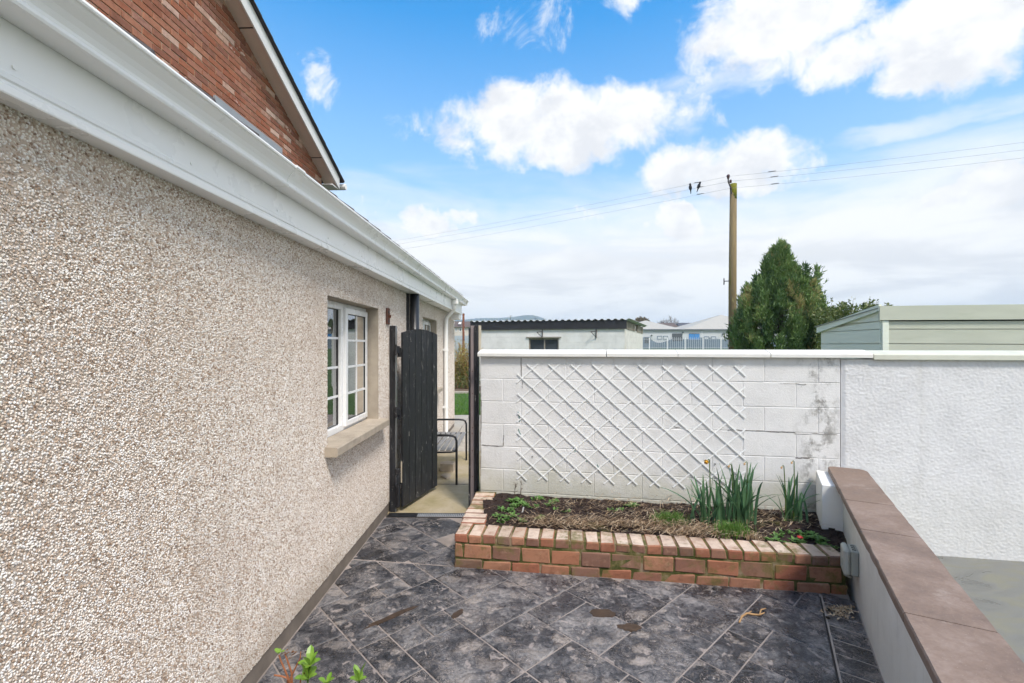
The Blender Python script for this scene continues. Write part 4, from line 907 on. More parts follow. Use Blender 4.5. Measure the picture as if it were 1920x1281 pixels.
for z in (0.30, 1.00, 1.64):
    MB().cbox(GF, -0.075, 0.0, -0.05, -0.025, z, z + 0.075, 0.004).tube([GF(-0.07, -0.03, z - 0.02), GF(-0.07, -0.03, z + 0.09)], 0.010, 8).build('hinge', 'gate_paint', gate)
MB().cbox(GF, -0.045, -0.001, -0.06, -0.02, 0.05, 0.45, 0.006).build('hanging_stile', 'gate_paint', gate)
MB().box(GF, -0.0006, 0.006, -0.018, -0.0035, 0.30, 0.52).build('bare_edge', 'raw_edge', gate)
rp = thing('gate_post', (-0.40, 4.86, 0), 'layered black and grey timber gate post at the end of the block wall', 'gate post')
RP = Fr((-0.452, 4.86), (1, -0.05), (-0.05, -1))
MB().cbox(RP, 0.0, 0.018, -0.06, 0.045, -0.01, 1.905, 0.003).build('stop_board', 'gate_paint', rp); MB().cbox(RP, 0.0185, 0.060, -0.06, 0.03, -0.01, 1.928, 0.003).build('timber', 'post_timber', rp)
MB().cbox(RP, 0.0605, 0.103, -0.06, 0.05, -0.01, 1.925, 0.003).build('timber', 'gate_paint', rp)
MB().cbox(RP, 0.1035, 0.122, -0.06, 0.04, 1.62, 1.93, 0.003).build('pale_batten', 'raw_edge', rp)
for z in (0.35, 0.62, 0.80, 0.86, 1.22, 1.45): MB().tube([RP(0.04 + rnd.uniform(-.008, .008), 0.029, z), RP(0.04, 0.0325, z)], 0.005, 8).build('bolt', 'rust', rp)
dr = thing('drain_channel', (-0.85, 4.69, 0), 'narrow black slotted drain channel across the gateway', 'drain')
DR = Fr((-1.262, 4.625), (0.83, -0.012), (0.012, 0.83))
MB().box(DR, 0, 0.84, 0.0, 0.115, -0.08, -0.012).build('trough', 'rubber', dr)
MB().box(DR, 0, 0.84, 0.0, 0.012, -0.012, 0.002).box(DR, 0, 0.84, 0.103, 0.115, -0.012, 0.002).box(DR, 0, 0.30, 0.012, 0.103, -0.012, -0.001).build('rim', 'black_pipe', dr)
k = 0.305
while k < 0.835: MB().box(DR, k, k + 0.009, 0.0125, 0.1025, -0.010, 0.0015).build('bar', 'lead', dr); k += 0.0185
be = thing('bench', (-0.92, 6.3, 0), 'small black tubular garden bench with slatted seat beyond the gate', 'bench')
for y in (5.70, 6.92):
    MB().tube([(-0.685, y, 0), (-0.685, y, 0.30), (-0.685, y, 0.54), (-0.70, y, 0.585), (-0.735, y, 0.605), (-0.80, y, 0.61), (-1.10, y, 0.61), (-1.15, y, 0.60)], 0.0145, 10).build('arm', 'bench_metal', be, smooth=True)
    MB().tube([(-1.19, y, 0.0), (-1.12, y, 0.40), (-1.20, y, 0.84)], 0.0145, 10).build('back_leg', 'bench_metal', be, smooth=True)
    MB().tube([(-0.690, y, 0.415), (-0.76, y, 0.402), (-0.9, y, 0.40), (-1.12, y, 0.405)], 0.012, 8).build('seat_rail', 'bench_metal', be, smooth=True)
for k in range(6): x = -0.715 - 0.075 * k; MB().cbox(WF, x - 0.030, x + 0.030, 5.715, 6.905, 0.414, 0.430, 0.004).build('slat', 'bench_slat', be)
for k in range(5): z = 0.50 + 0.075 * k; x = -1.135 - (z - 0.40) * 0.18; MB().cbox(WF, x + 0.005, x + 0.020, 5.715, 6.905, z - 0.028, z + 0.028, 0.004).build('slat', 'bench_slat', be)
rb = MB(); rr = random.Random(4); n = 9
pts = [(-0.86 + 0.07 * math.cos(6.28 * k / n) * rr.uniform(.7, 1.2), 6.05 + 0.10 * math.sin(6.28 * k / n) * rr.uniform(.7, 1.2)) for k in range(n)]
prop(rb.slab(pts, -0.002, 0.018).build('concrete_scrap', 'sill_concrete'), 'flat pale scrap of concrete lying under the bench', 'rubble')
prop(MB().slab([(-0.98, 6.3), (-0.80, 6.28), (-0.76, 6.42), (-0.9, 6.5), (-1.0, 6.42)], -0.002, 0.10).build('stone_block', 'sill_concrete'), 'rough pale stone block in the shade under the bench seat', 'stone')
lt = thing('rusty_plate', HW(4.66, 0.012, 1.96), 'small rusty steel plate on the wall beside the window', 'wall plate')
pw = F * 0
MB().cbox(HW, 4.64, 4.745, 0.008, 0.020, 1.935, 2.10, 0.003).build('plate', 'rust', lt)
for z in (1.965, 2.06): MB().tube([HW(4.69, 0.0195, z), HW(4.69, 0.023, z)], 0.016, 10).build('bolt_hole', 'rubber', lt)
MB().cbox(HW, 4.685, 4.70, 0.0205, 0.045, 2.0, 2.03, 0.002).build('staple', 'rust', lt)

# ================================================================== white outbuilding with corrugated roof
A = P(888, 648, 19.3); B = P(1171, 648, 17.7); C = P(1205, 648, 21.6); D = A + (C - B)
A.z = B.z = C.z = D.z = 0
ob = thing('outbuilding', (A + C) / 2, 'white flat-roofed outbuilding with black fascia behind the wall', 'outbuilding')
OB = Fr(A, B - A, None); OL = (B - A).length                   # d towards the camera
OS = Fr(B, C - B, None); OSL = (C - B).length
ow0, ow1 = OL * 0.385, OL * 0.585; wz0, wz1 = 1.15, 2.02
mb = MB().prism(OB, [(0, -0.2), (OL, -0.2), (OL, wz0), (0, wz0)], -0.2, 0).prism(OB, [(0, wz1), (OL, wz1), (OL, 2.40), (0, 2.40)], -0.2, 0).prism(OB, [(0, wz0), (ow0, wz0), (ow0, wz1), (0, wz1)], -0.2, 0).prism(OB, [(ow1, wz0), (OL, wz0), (OL, wz1), (ow1, wz1)], -0.2, 0)
mb.build('front_wall', 'painted_brick', ob)
MB().prism(OS, [(0.2, -0.2), (OSL, -0.2), (OSL, 2.31), (0.2, 2.36)], -0.2, 0).build('side_wall', 'painted_brick', ob)
MB().hexa([D, C, C + (D - C) * 0 + Vector((0, 0.2, 0)), D + Vector((0, 0.2, 0))] + [p + Vector((0, 0, 2.3)) for p in (D, C, C + Vector((0, 0.2, 0)), D + Vector((0, 0.2, 0)))]).build('back_wall', 'painted_brick', ob)
MB().box(OB, -0.12, OL + 0.08, 0.03, 0.07, 2.365, 2.70).build('fascia', 'black_fascia', ob)
rf = MB(); n = int(OL / 0.06); hs_ = lambda k: (0.05 if k % 4 in (1, 2) else 0.0)
for r_, (du, dd, z) in enumerate(((0, 0.13, 2.705), (0, -4.1, 2.60))):
    for k in range(n + 1):
        p = OB(-0.15 + (OL + 0.35) * k / n, 0, 0) if r_ == 0 else OB(-0.15 + (OL + 0.35) * k / n, 0, 0) + (C - B) * 1.04
        if r_ == 0: p = p + OB.n * 0.13
        rf.V.append((p.x, p.y, z + hs_(k)))
for k in range(n): rf.F.append([k, k + 1, n + 2 + k, n + 1 + k])
rt_ = rf.build('roof_sheet', 'sheet_roof', ob, fix=False)
sm_ = rt_.modifiers.new('thick', 'SOLIDIFY'); sm_.thickness = 0.012
for k in range(8):
    a = 0.25 + (OSL - 0.3) * k / 8
    if k == 4: continue
    MB().box(OS, a, a + (OSL - 0.3) / 8 - 0.03, -0.05, 0.02 + 0.01 * (k % 2), 2.37 - 0.012 * k, 2.66 - 0.012 * k).build('end_board', 'old_board', ob)
wd = MB().box(OB, ow0 + 0.02, ow1 - 0.02, -0.12, -0.10, wz0, wz1 - 0.02).build('window', 'far_glass', ob)
for u in (ow0, (ow0 * 0.5 + ow1 * 0.5), ow1 - 0.05): MB().box(OB, u, u + 0.05, -0.10, -0.06, wz0, wz1).build('frame', 'old_board', wd)
MB().box(OB, ow0, ow1, -0.10, -0.05, wz1 - 0.06, wz1 - 0.001).build('frame', 'old_board', wd); MB().box(OB, ow0 - 0.1, ow1 + 0.1, 0.001, 0.05, wz1 + 0.01, wz1 + 0.05).build('lintel', 'old_board', ob)
for uu in (OL * 0.478, OL * 0.825):
    MB().tube([OB(uu, 0.02, 2.36), OB(uu, 0.03, 2.0)], 0.02, 6).tube([OB(uu, 0.03, 2.28), OB(uu - 0.18, 0.25, 2.25)], 0.015, 6).tube([OB(uu, 0.03, 2.04), OB(uu - 0.18, 0.25, 2.25)], 0.012, 6).build('bracket', 'dark_metal', ob)

# ================================================================== green timber shed
S0 = P(1652, 648, 5.7); S1 = P(1541, 648, 7.0); S2 = P(2250, 648, 5.05); S0.z = S1.z = S2.z = 0
sh = thing('shed', (S0 + S1) / 2 + Vector((1.5, 0.5, 0)), 'pale green timber shed with boarded sides behind the rendered wall', 'shed')
SF = Fr(S0, S2 - S0); SFL = 3.4; SS = Fr(S1, S0 - S1); SSL = (S0 - S1).length
S3 = S1 + SF.u * SFL
MB().slab([(S0.x + 0.03, S0.y + 0.06), (S1.x + 0.06, S1.y - 0.0), (S3.x, S3.y), ((S0 + SF.u * SFL).x, (S0 + SF.u * SFL).y + 0.05)], -0.15, 1.955).build('carcass', 'shed_paint', sh)
zf = 2.025
edges = [zf, 1.925, 1.747, 1.57, 1.395, 1.22, 1.045, 0.87, 0.695, 0.52, 0.345, 0.17, 0.0]
for k in range(len(edges) - 1):
    z1, z0 = edges[k] - 0.008, edges[k + 1]
    MB().prism(SF, [(0.075, z0), (SFL, z0 - 0.022), (SFL, z1 - 0.022), (0.075, z1)], -0.02, 0.012).build('board', 'shed_paint', sh)
MB().cbox(SF, 0.0, 0.07, -0.05, 0.030, 0.0, zf, 0.004).build('corner_post', 'shed_lit', sh)
MB().prism(SF, [(-0.035, 2.031), (SFL, 2.015), (SFL, 2.19), (-0.035, 2.205)], 0.010, 0.045).build('fascia', 'shed_paint', sh)
bz = lambda u: 1.985 + 0.09 * 0 + (u / SSL) * 0.155                  # roof falls away to the rear
for k in range(len(edges)):
    z1 = edges[k] - 0.008; z0 = edges[k + 1] if k + 1 < len(edges) else 0
    if z1 - z0 < 0.02: continue
    z1s = z1 - 0.018 if k else z1
    MB().prism(SS, [(0.0, z0 - 0.0), (SSL - 0.004, z0), (SSL - 0.004, z1), (0.0, min(z1, bz(0) - 0.02))], -0.02, 0.012).build('board', 'shed_lit', sh)
MB().prism(SS, [(0.0, 1.7), (SSL - 0.01, 1.7), (SSL - 0.01, bz(SSL) + 0.03), (0.0, bz(0) - 0.02)], -0.05, -0.021).build('gable_panel', 'shed_lit', sh)
MB().prism(SS, [(0.52, zf), (SSL - 0.004, zf), (SSL - 0.004, bz(SSL) + 0.02), ], -0.02, 0.011).build('board', 'shed_lit', sh)
MB().prism(SS, [(-0.06, bz(-0.06) - 0.065), (SSL + 0.03, bz(SSL) - 0.0 + 0.005), (SSL + 0.03, bz(SSL) + 0.085), (-0.06, bz(-0.06) + 0.02)], 0.014, 0.045).build('bargeboard', 'shed_lit', sh)
mb = MB(); e = Vector((0, 0, 0.012))
a0, a1 = SS(-0.09, 0.06, bz(-0.06) + 0.022), SS(SSL + 0.02, 0.05, 2.175); b0, b1 = a0 + SF.u * SFL, a1 + SF.u * SFL - e
mb.hexa([a0, a1, b1, b0, a0 + e, a1 + e, b1 + e, b0 + e]).build('roof', 'felt', sh)

# ================================================================== foliage helpers
def spray_mass(name, cents, dirs, mat, parent, ln=0.16, wd=0.035, blades=6, spread=0.55, tints=None, seed=1, bend=0.25):
    """upright sprays of narrow leaves; every spray has its own tint"""
    rg = np.random.default_rng(seed); C = np.asarray(cents, float); D = np.asarray(dirs, float); n = len(C)
    tints = rg.random(n) if tints is None else np.asarray(tints)
    Vs, Ts = [], []
    for b in range(blades):
        d = D + rg.normal(0, spread, (n, 3)); d /= np.linalg.norm(d, axis=1)[:, None] + 1e-9
        s = np.cross(d, rg.normal(0, 1, (n, 3))); s /= np.linalg.norm(s, axis=1)[:, None] + 1e-9
        L = ln * rg.uniform(0.55, 1.2, n)[:, None]; w = wd * rg.uniform(0.6, 1.2, n)[:, None]
        off = rg.normal(0, 0.25 * ln, (n, 3)); p0 = C + off
        p1 = p0 + d * L * 0.5; p2 = p0 + d * L + rg.normal(0, bend * ln * 0.4, (n, 3))
        Vs.append(np.stack([p0, p1 - s * w, p2, p1 + s * w], 1)); Ts.append(np.clip(tints + rg.normal(0, 0.06, n), 0, 1))
    V = np.concatenate(Vs).reshape(-1, 3); T = np.repeat(np.concatenate(Ts), 4); k = len(V) // 4
    return mesh_obj(name, V, np.arange(k * 4).reshape(k, 4), mat, parent, attr={'tint': T})

# ================================================================== conifer
ct = P(1462, 648, 13.2); ct.z = -0.05
con = thing('conifer_tree', ct, 'dense green conifer with pointed top beside the utility pole', 'tree')
MB().tube([ct, ct + Vector((0.05, 0, 1.6)), ct + Vector((0.02, 0, 3.2)), ct + Vector((0.05, 0, 4.2))], [0.14, 0.10, 0.06, 0.02], 9).build('trunk', 'bark', con)
def crown_r(z):                                        # outline of the crown, height -> half width
    t = [(0.0, 1.18), (0.9, 1.27), (2.3, 1.29), (2.97, 1.20), (3.38, 0.97), (3.68, 0.80), (4.0, 0.46), (4.28, 0.33), (4.55, 0.19), (4.78, 0.03)]
    for (a, r0), (b, r1) in zip(t[:-1], t[1:]):
        if a <= z <= b: return r0 + (r1 - r0) * (z - a) / (b - a)
    return 0.0
rr = random.Random(11); tips = []
while len(tips) < 400:                                 # upright shoots; their tips follow the outline
    zt = rr.uniform(0.5, 4.7)
    if rr.random() > 0.25 + crown_r(zt): continue
    a = rr.uniform(0, 6.283); h = rr.uniform(0.30, 0.70); r = crown_r(zt) * (rr.uniform(0.70, 0.97) if rr.random() < 0.85 else rr.uniform(0.95, 1.10)); tips.append((ct.x + r * math.cos(a), ct.y + r * math.sin(a), zt - h, h, a))
tips += [(ct.x - 0.53, ct.y - 0.3, 3.45, 0.82, 3.6), (ct.x - 0.98, ct.y - 0.2, 2.85, 0.62, 3.4), (ct.x + 0.86, ct.y - 0.3, 3.40, 0.60, -0.3), (ct.x + 0.02, ct.y, 4.0, 0.80, 0), (ct.x + 0.16, ct.y, 3.9, 0.75, 0.4), (ct.x - 0.12, ct.y, 3.85, 0.72, 3), (ct.x - 1.22, ct.y, 2.0, 0.6, 3.2), (ct.x + 1.15, ct.y, 2.2, 0.75, 0), (ct.x - 0.70, ct.y - 0.35, 3.05, 0.66, 3.7), (ct.x - 0.86, ct.y - 0.3, 2.7, 0.66, 3.5), (ct.x - 0.45, ct.y - 0.45, 3.25, 0.7, 4.2), (ct.x - 1.08, ct.y - 0.3, 2.4, 0.66, 3.4), (ct.x + 0.45, ct.y - 0.45, 3.3, 0.7, 5.2), (ct.x + 0.7, ct.y - 0.4, 3.0, 0.66, 5.6)]
cents, dirs, tn = [], [], []
for (x, y, z, h, a) in tips:
    bt_ = min(0.8, max(0.05, rr.gauss(0.48, 0.22))) if rr.random() > 0.16 else rr.uniform(0.75, 0.98); n = int(46 * h / 0.45)
    for q_ in range(n):
        t = rr.random(); w = 0.13 * (1 - t) ** 0.8 + 0.010; p = (x + rr.gauss(0, w * 0.55), y + rr.gauss(0, w * 0.55), z - 0.12 + h * t)
        cents.append(p); dirs.append((0.4 * math.cos(a) + rr.gauss(0, .2), 0.4 * math.sin(a) + rr.gauss(0, .2), 1.0)); tn.append(bt_ + rr.gauss(0, 0.08))
for k in range(2600):                                  # the dense inside of the crown
    z = 0.1 + 3.9 * (rr.random() ** 1.2); a = rr.uniform(0, 6.283); r = crown_r(min(4.7, z + 0.3)) * 0.74 * rr.random() ** 0.5; cents.append((ct.x + r * math.cos(a), ct.y + r * math.sin(a), z)); dirs.append((math.cos(a), math.sin(a), 0.9)); tn.append(rr.uniform(0.1, 0.6))
spray_mass('crown', cents, dirs, 'conifer_leaf', con, 0.15, 0.017, 5, 0.38, tn, 3)
MB().tube([P(1497, 640, 12.0), P(1500, 612, 12.0), P(1502, 585, 12.05)], 0.012, 6).build('bare_stem', 'bare_twig', con)
# shrub behind the shed
hs0 = P(1590, 648, 11.5); hs0.z = 0
hd = thing('hedge_shrub', hs0, 'loose light green shrub between the conifer and the shed', 'shrub')
cents, dirs, tn = [], [], []
for k in range(2600):
    px = rr.uniform(1530, 1668); tp = 583 if px < 1560 else 574 + 6 * math.sin(px * 0.13); y = rr.uniform(tp - 4 + abs(rr.gauss(0, 8)), 668); p = P(px, y, rr.uniform(10.8, 12.4)); cents.append(tuple(p)); dirs.append((rr.gauss(0, .5), rr.gauss(0, .5), 1)); tn.append(rr.uniform(0.1, 0.9))
spray_mass('foliage', cents, dirs, 'shrub_leaf', hd, 0.095, 0.024, 4, 0.9, tn, 5)
mb = MB(); cents, dirs = [], []
for k in range(26):
    px = rr.uniform(1540, 1665); a = P(px, 640, 11.6); b = P(px + rr.uniform(-12, 14), rr.uniform(556, 590), 11.6); m_ = a.lerp(b, 0.5) + Vector((rr.uniform(-.08, .08), 0, 0)); mb.tube([a, m_, b], [0.010, 0.007, 0.003], 5, False)
    for q_ in range(14): t = rr.uniform(0.45, 1.0); c_ = (a.lerp(m_, t * 2) if t < 0.5 else m_.lerp(b, t * 2 - 1)) + Vector((rr.gauss(0, .03), rr.gauss(0, .03), rr.gauss(0, .03))); cents.append(tuple(c_)); dirs.append((rr.gauss(0, 1), rr.gauss(0, 1), 0.6))
mb.build('stems', 'bare_twig', hd, fix=False); spray_mass('leaves', cents, dirs, 'shrub_leaf', hd, 0.055, 0.018, 2, 1.0, None, 6)

# ================================================================== utility pole, wires, birds
pb = P(1373.5, 648, 17.0); pb.z = -0.1; PTOP = 7.66
up = thing('utility_pole', pb, 'weathered wooden utility pole with mossy top and bent bracket', 'utility pole')
MB().tube([pb, pb + Vector((0.0, 0, 4)), pb + Vector((0.03, 0, PTOP + 0.1))], [0.150, 0.138, 0.118], 18).build('pole', 'pole_wood', up, smooth=True)
MB().tube([pb + Vector((0.03, 0, PTOP - 0.55 + 0.1)), pb + Vector((0.03, 0, PTOP + 0.112))], [0.1215, 0.121], 18).build('mossy_cap', 'pole_moss', up, smooth=True)
T0 = P(1375, 345, 17.0)
MB().tube([P(1371.5, 364, 16.86), P(1370, 352, 16.85), P(1365.5, 341, 16.85), P(1365.4, 333, 16.85)], 0.026, 8).build('bracket', 'dark_metal', up)
ins_pts = [P(1365.4, 331, 16.85), P(1369.8, 340, 16.85), P(1370.5, 353, 16.80)]
for q_, s in ((ins_pts[0], 1.0), (ins_pts[1], 0.8), (ins_pts[2], 0.55)):
    MB().lathe(q_ - Vector((0, 0, 0.075 * s)), [(0.035 * s, 0), (0.055 * s, 0.02 * s), (0.04 * s, 0.05 * s), (0.062 * s, 0.075 * s), (0.05 * s, 0.125 * s), (0.02 * s, 0.15 * s)], 12).build('insulator', 'insulator', up)
MB().tube([P(1368, 527, 16.95), P(1357.5, 527.5, 16.95)], 0.016, 6).tube([P(1357.5, 522, 16.95), P(1357.5, 534, 16.95)], 0.020, 6).build('step_iron', 'dark_metal', up)
MB().tube([P(1368, 600, 16.86), P(1368, 660, 16.86)], 0.02, 6).build('cable_guard', 'dark_metal', up)
wd_ = Vector((7.06, -3.3, 0)).normalized()
targets = [(267, 452), (281, 459), (296, 470)]
nm = ['upper of the three thin overhead wires at the utility pole', 'middle of the three thin overhead wires, with two birds', 'lower of the three thin overhead wires at the utility pole']
WP = []
for k, (q_, lab) in enumerate(zip(ins_pts, nm)):
    zr = targets[k][0]; zl = targets[k][1]
    # right end chosen where the line leaves the frame, left end far behind the house
    Yr = 13.6; pr = P(1920, zr, Yr); dr_ = pr - q_; Yl = 26.0; plft = P(740, zl, Yl)
    pts = []
    for t in np.linspace(1.9, 0, 16): pts.append(q_ + (plft - q_) * t + Vector((0, 0, -0.30 * (1 - (1 - t) ** 2) + 0.30 * t)))
    for t in np.linspace(0, 1.9, 16)[1:]: pts.append(q_ + dr_ * t + Vector((0, 0, -0.16 * (1 - (1 - t) ** 2) + 0.16 * t)))
    WP.append(pts); w_ = MB().tube(pts, 0.0040, 5, False).build('overhead_wire', 'wire', fix=False); prop(w_, lab, 'wire', 'overhead wires')
    for s in (0.10, -0.075):
        c_ = q_ + (dr_.normalized() * 14 * s if s > 0 else (plft - q_).normalized() * 14 * -s); MB().tube([c_ - wd_ * 0.12, c_ + wd_ * 0.12], 0.011, 6).build('splice', 'dark_metal', w_)
def on_wire(px, pts):
    for a, b in zip(pts[:-1], pts[1:]):
        xa, xb_ = 960 + F * a.x / a.y, 960 + F * b.x / b.y
        if min(xa, xb_) <= px <= max(xa, xb_): return a.lerp(b, (px - xa) / (xb_ - xa))
for px, lean, lab in ((1296.5, -0.2, 'small dark bird on the middle wire, farther from the pole'), (1311.5, 0.25, 'small dark bird on the middle wire, nearer to the pole')):
    q_ = on_wire(px, WP[1]); bm_ = MB()
    ax = Vector((lean, -0.15, 1)).normalized(); prof = [(-0.10, 0.010), (-0.04, 0.030), (0.0, 0.052), (0.05, 0.062), (0.10, 0.052), (0.135, 0.036), (0.155, 0.038), (0.185, 0.036), (0.205, 0.018), (0.212, 0.004)]
    o = q_ + Vector((0, 0, 0.015)); bm_.tube([o + ax * (t if t < .13 else t) + Vector((0, -0.02 if t > 0.13 else 0, 0)) for t, _ in prof], [r for _, r in prof], 10); h = o + ax * 0.178
    bm_.tube([h + Vector((0, -0.05, 0)), h + Vector((0, -0.095, -0.008))], [0.012, 0.002], 6)                # beak
    bm_.tube([o + ax * -0.06, o - ax * 0.17 + Vector((0, 0.03, 0))], [0.022, 0.012], 6)                     # tail
    for s in (-1, 1): bm_.tube([o + Vector((0.02 * s, -0.02, 0.03)), o + Vector((0.02 * s, -0.015, -0.02))], 0.006, 5)  # legs
    bd = bm_.build('bird', 'feather', smooth=True); prop(bd, lab, 'bird', 'birds on the wire')

# ================================================================== far things: school, fence, houses, trees, hills
FY = 70.0; fz = gz(70)
fen = thing('palisade_fence', (P(1290, 648, FY).x, FY, fz), 'grey steel palisade fence in front of the low white school', 'fence')
x0, x1 = P(1150, 648, FY).x, P(1425, 648, FY).x; Zt, Zb = CAMZ + (HOR - 632) * FY / F, CAMZ + (HOR - 655.5) * FY / F
k = x0; i = 0
pal = bpy.data.meshes.new('pale'); mb = MB(); mb.prism(WF, [(-0.032, 0), (0.032, 0), (0.032, Zt - Zb - 0.08), (0.0, Zt - Zb), (-0.032, Zt - Zb - 0.08)], -0.02, 0.0); pal.from_pydata(mb.V, [], mb.F); pal.materials.append(MATS['palisade'])
while k < x1: inst('pale', pal, Matrix.Translation((k, FY, Zb)), fen); k += 0.30
k = x0
while k < x1: MB().box(WF, k - 0.06, k + 0.06, FY - 0.07, FY - 0.021, Zb, Zt - 0.1).build('post', 'frame_white', fen); k += 2.72
for z in (Zb + 0.25, Zt - 0.35): MB().box(WF, x0, x1, FY + 0.001, FY + 0.05, z, z + 0.06).build('rail', 'palisade', fen)
SY = 84.0; sp_ = lambda px, py: (P(px, py, SY).x, P(px, py, SY).z)
sc = thing('school_building', (P(1300, 648, SY).x, SY, fz), 'low white school building with pale hipped roofs and dark blue base', 'school')
xa, xb_ = sp_(1120, 0)[0], sp_(1470, 0)[0]; ze = sp_(0, 619)[1]; zbk = gz(90)
MB().box(WF, xa, xb_, SY, SY + 12, zbk - 0.2, ze).build('wall', 'school_wall', sc)
MB().box(WF, xa - 0.3, xb_ + 0.3, SY - 0.35, SY - 0.02, ze - 0.06, ze + 0.14).build('gutter', 'school_gutter', sc)
def hip(pxl, pxr, pxt, pyt, name='roof'):
    a, b = sp_(pxl, 0)[0], sp_(pxr, 0)[0]; t, z = sp_(pxt, pyt); zb_ = ze + 0.145; yf, yk = SY - 0.4, SY + 12
    mb = MB(); V = [(a, yf, zb_), (b, yf, zb_), (b, yk, zb_), (a, yk, zb_), (t, SY + 5.5, z + 0.30), (t, SY + 7, z + 0.30)]
    mb.V = V; mb.F = [[0, 1, 4], [1, 2, 5, 4], [2, 3, 5], [3, 0, 4, 5], [0, 3, 2, 1]]; mb.build(name, 'school_roof', sc)
hip(1150, 1278, 1228, 601); hip(1281, 1480, 1378, 590)
# blue-grey painted base with a wave, in solid panels
def wave(px): 
    if px < 1218: return 633
    if px < 1262: t = (px - 1218) / 44; return 633 + 10.5 * math.sin(math.pi * (t ** 0.8)) * (1 - 0.35 * t) + (2 * t)
    if px < 1340: return 634.5 + 2.0 * math.sin((px - 1262) / 78 * 6.28)
    return 634.5 + 3.0 * math.sin((px - 1340) / 60 * 3.14)
pxs = list(range(1122, 1470, 6)); pg = [(sp_(px, wave(px))[0], sp_(px, wave(px))[1]) for px in pxs]
for i in range(len(pg) - 1):
    pass
MB().prism(WF, [(pg[0][0], zbk)] + pg + [(pg[-1][0], zbk)], SY - 0.05, SY - 0.004).build('painted_base', 'school_band', sc)
def spanel(a, b, t, bt, name, mat, par=sc, dd=0.07):
    (u0, z1), (u1, z0) = sp_(a, t), sp_(b, bt); return MB().box(WF, u0, u1, SY - dd, SY - 0.051, z0, z1).build(name, mat, par)
for a, b, t, bt in ((1232, 1241, 630, 637), (1243, 1252, 630, 637), (1320, 1329, 631, 637), (1333, 1342, 631, 637), (1207, 1218, 632, 645)):
    w_ = spanel(a, b, t, bt, 'window', 'school_band', dd=0.08); spanel(a + 1, b - 1, t + 1.4, bt - 1, 'pane', 'school_wall' if a != 1207 else 'far_glass', w_, 0.09)
w_ = spanel(1260, 1279, 625.5, 640, 'door', 'shutter_dark', dd=0.08)
w_ = spanel(1291.5, 1311.5, 626, 637, 'door', 'door_blue', dd=0.08); spanel(1292.5, 1301, 628, 636, 'pane', 'blue_pane' if 'blue_pane' in MATS else 'door_blue', w_, 0.085); spanel(1301.2, 1301.8, 627, 637, 'centre_bar', 'shutter_dark', w_, 0.09); spanel(1291.5, 1311.5, 625.4, 626.3, 'lintel', 'shutter_dark', w_, 0.1)
spanel(1315.4, 1316.4, 620.5, 634, 'downpipe', 'frame_white'); 
for px, py in ((1221.5, 629), (1280, 623.5), (1355, 626.5)): spanel(px - 1.1, px + 1.1, py - 1.2, py + 1.2, 'wall_lamp', 'shutter_dark', dd=0.25)
def far_house(name, px0, px1, pyr, pye, Y, roof, wallm, label, ridge_in=0.18, windows=(), gable=False):
    a, b = P(px0, pye, Y), P(px1, pye, Y); zr = P(0, pyr, Y).z; zb_ = gz(Y) - 0.1; t = thing(name, ((a.x + b.x) / 2, Y, zb_), label, 'house', None)
    MB().box(WF, a.x + 0.3, b.x - 0.3, Y, Y + 8, zb_, a.z).build('wall', wallm, t); mb = MB(); i_ = (b.x - a.x) * ridge_in
    mb.V = [(a.x, Y - 0.4, a.z), (b.x, Y - 0.4, b.z), (b.x, Y + 8.4, b.z), (a.x, Y + 8.4, a.z), (a.x + i_, Y + 4, zr + 0.2), (b.x - i_, Y + 4, zr + 0.2)]
    mb.F = [[0, 1, 5, 4], [1, 2, 5], [2, 3, 4, 5], [3, 0, 4], [0, 3, 2, 1]]; rf_ = mb.build('roof', roof, t)
    for (p0, p1, q0, q1) in windows:
        u0, z1 = P(p0, q0, Y).x, P(0, q0, Y).z; u1, z0 = P(p1, q1, Y).x, P(0, q1, Y).z
        w_ = MB().box(WF, u0, u1, Y - 0.06, Y - 0.001, z0, z1).build('window', 'frame_white', t); MB().box(WF, u0 + 0.12, u1 - 0.12, Y - 0.075, Y - 0.061, z0 + 0.12, z1 - 0.12).build('pane', 'far_glass', w_)
    return t, rf_
h1, r1_ = far_house('detached_house', 1238, 1276, 605.5, 616, 125, 'brown_roof', 'cream_wall', 'distant house with brown roof between the school roofs', 0.08)
h2, r2_ = far_house('detached_house', 1274, 1325, 605.5, 616.5, 132, 'slate_roof', 'cream_wall', 'distant house with blue-grey slate roof behind the school', 0.10)
h3, r3_ = far_house('detached_house', 838, 893, 602.5, 613.5, 92, 'brown_roof', 'cream_wall', 'cream house with brown roof seen past the bungalow corner', 0.04, ((853.5, 857, 615, 622), (861, 865.5, 615, 622), (869, 872, 615, 622)))
# roof light on the cream house
q_ = P(861, 606, 92); MB().hexa([(q_.x - 0.25, 92.6, q_.z - .25), (q_.x + 0.25, 92.6, q_.z - .25), (q_.x + 0.35, 93.2, q_.z + .15), (q_.x - 0.15, 93.2, q_.z + .15), (q_.x - 0.25, 92.5, q_.z - .15), (q_.x + 0.25, 92.5, q_.z - .15), (q_.x + 0.35, 93.1, q_.z + .25), (q_.x - 0.15, 93.1, q_.z + .25)]).build('roof_light', 'frame_white', r3_)
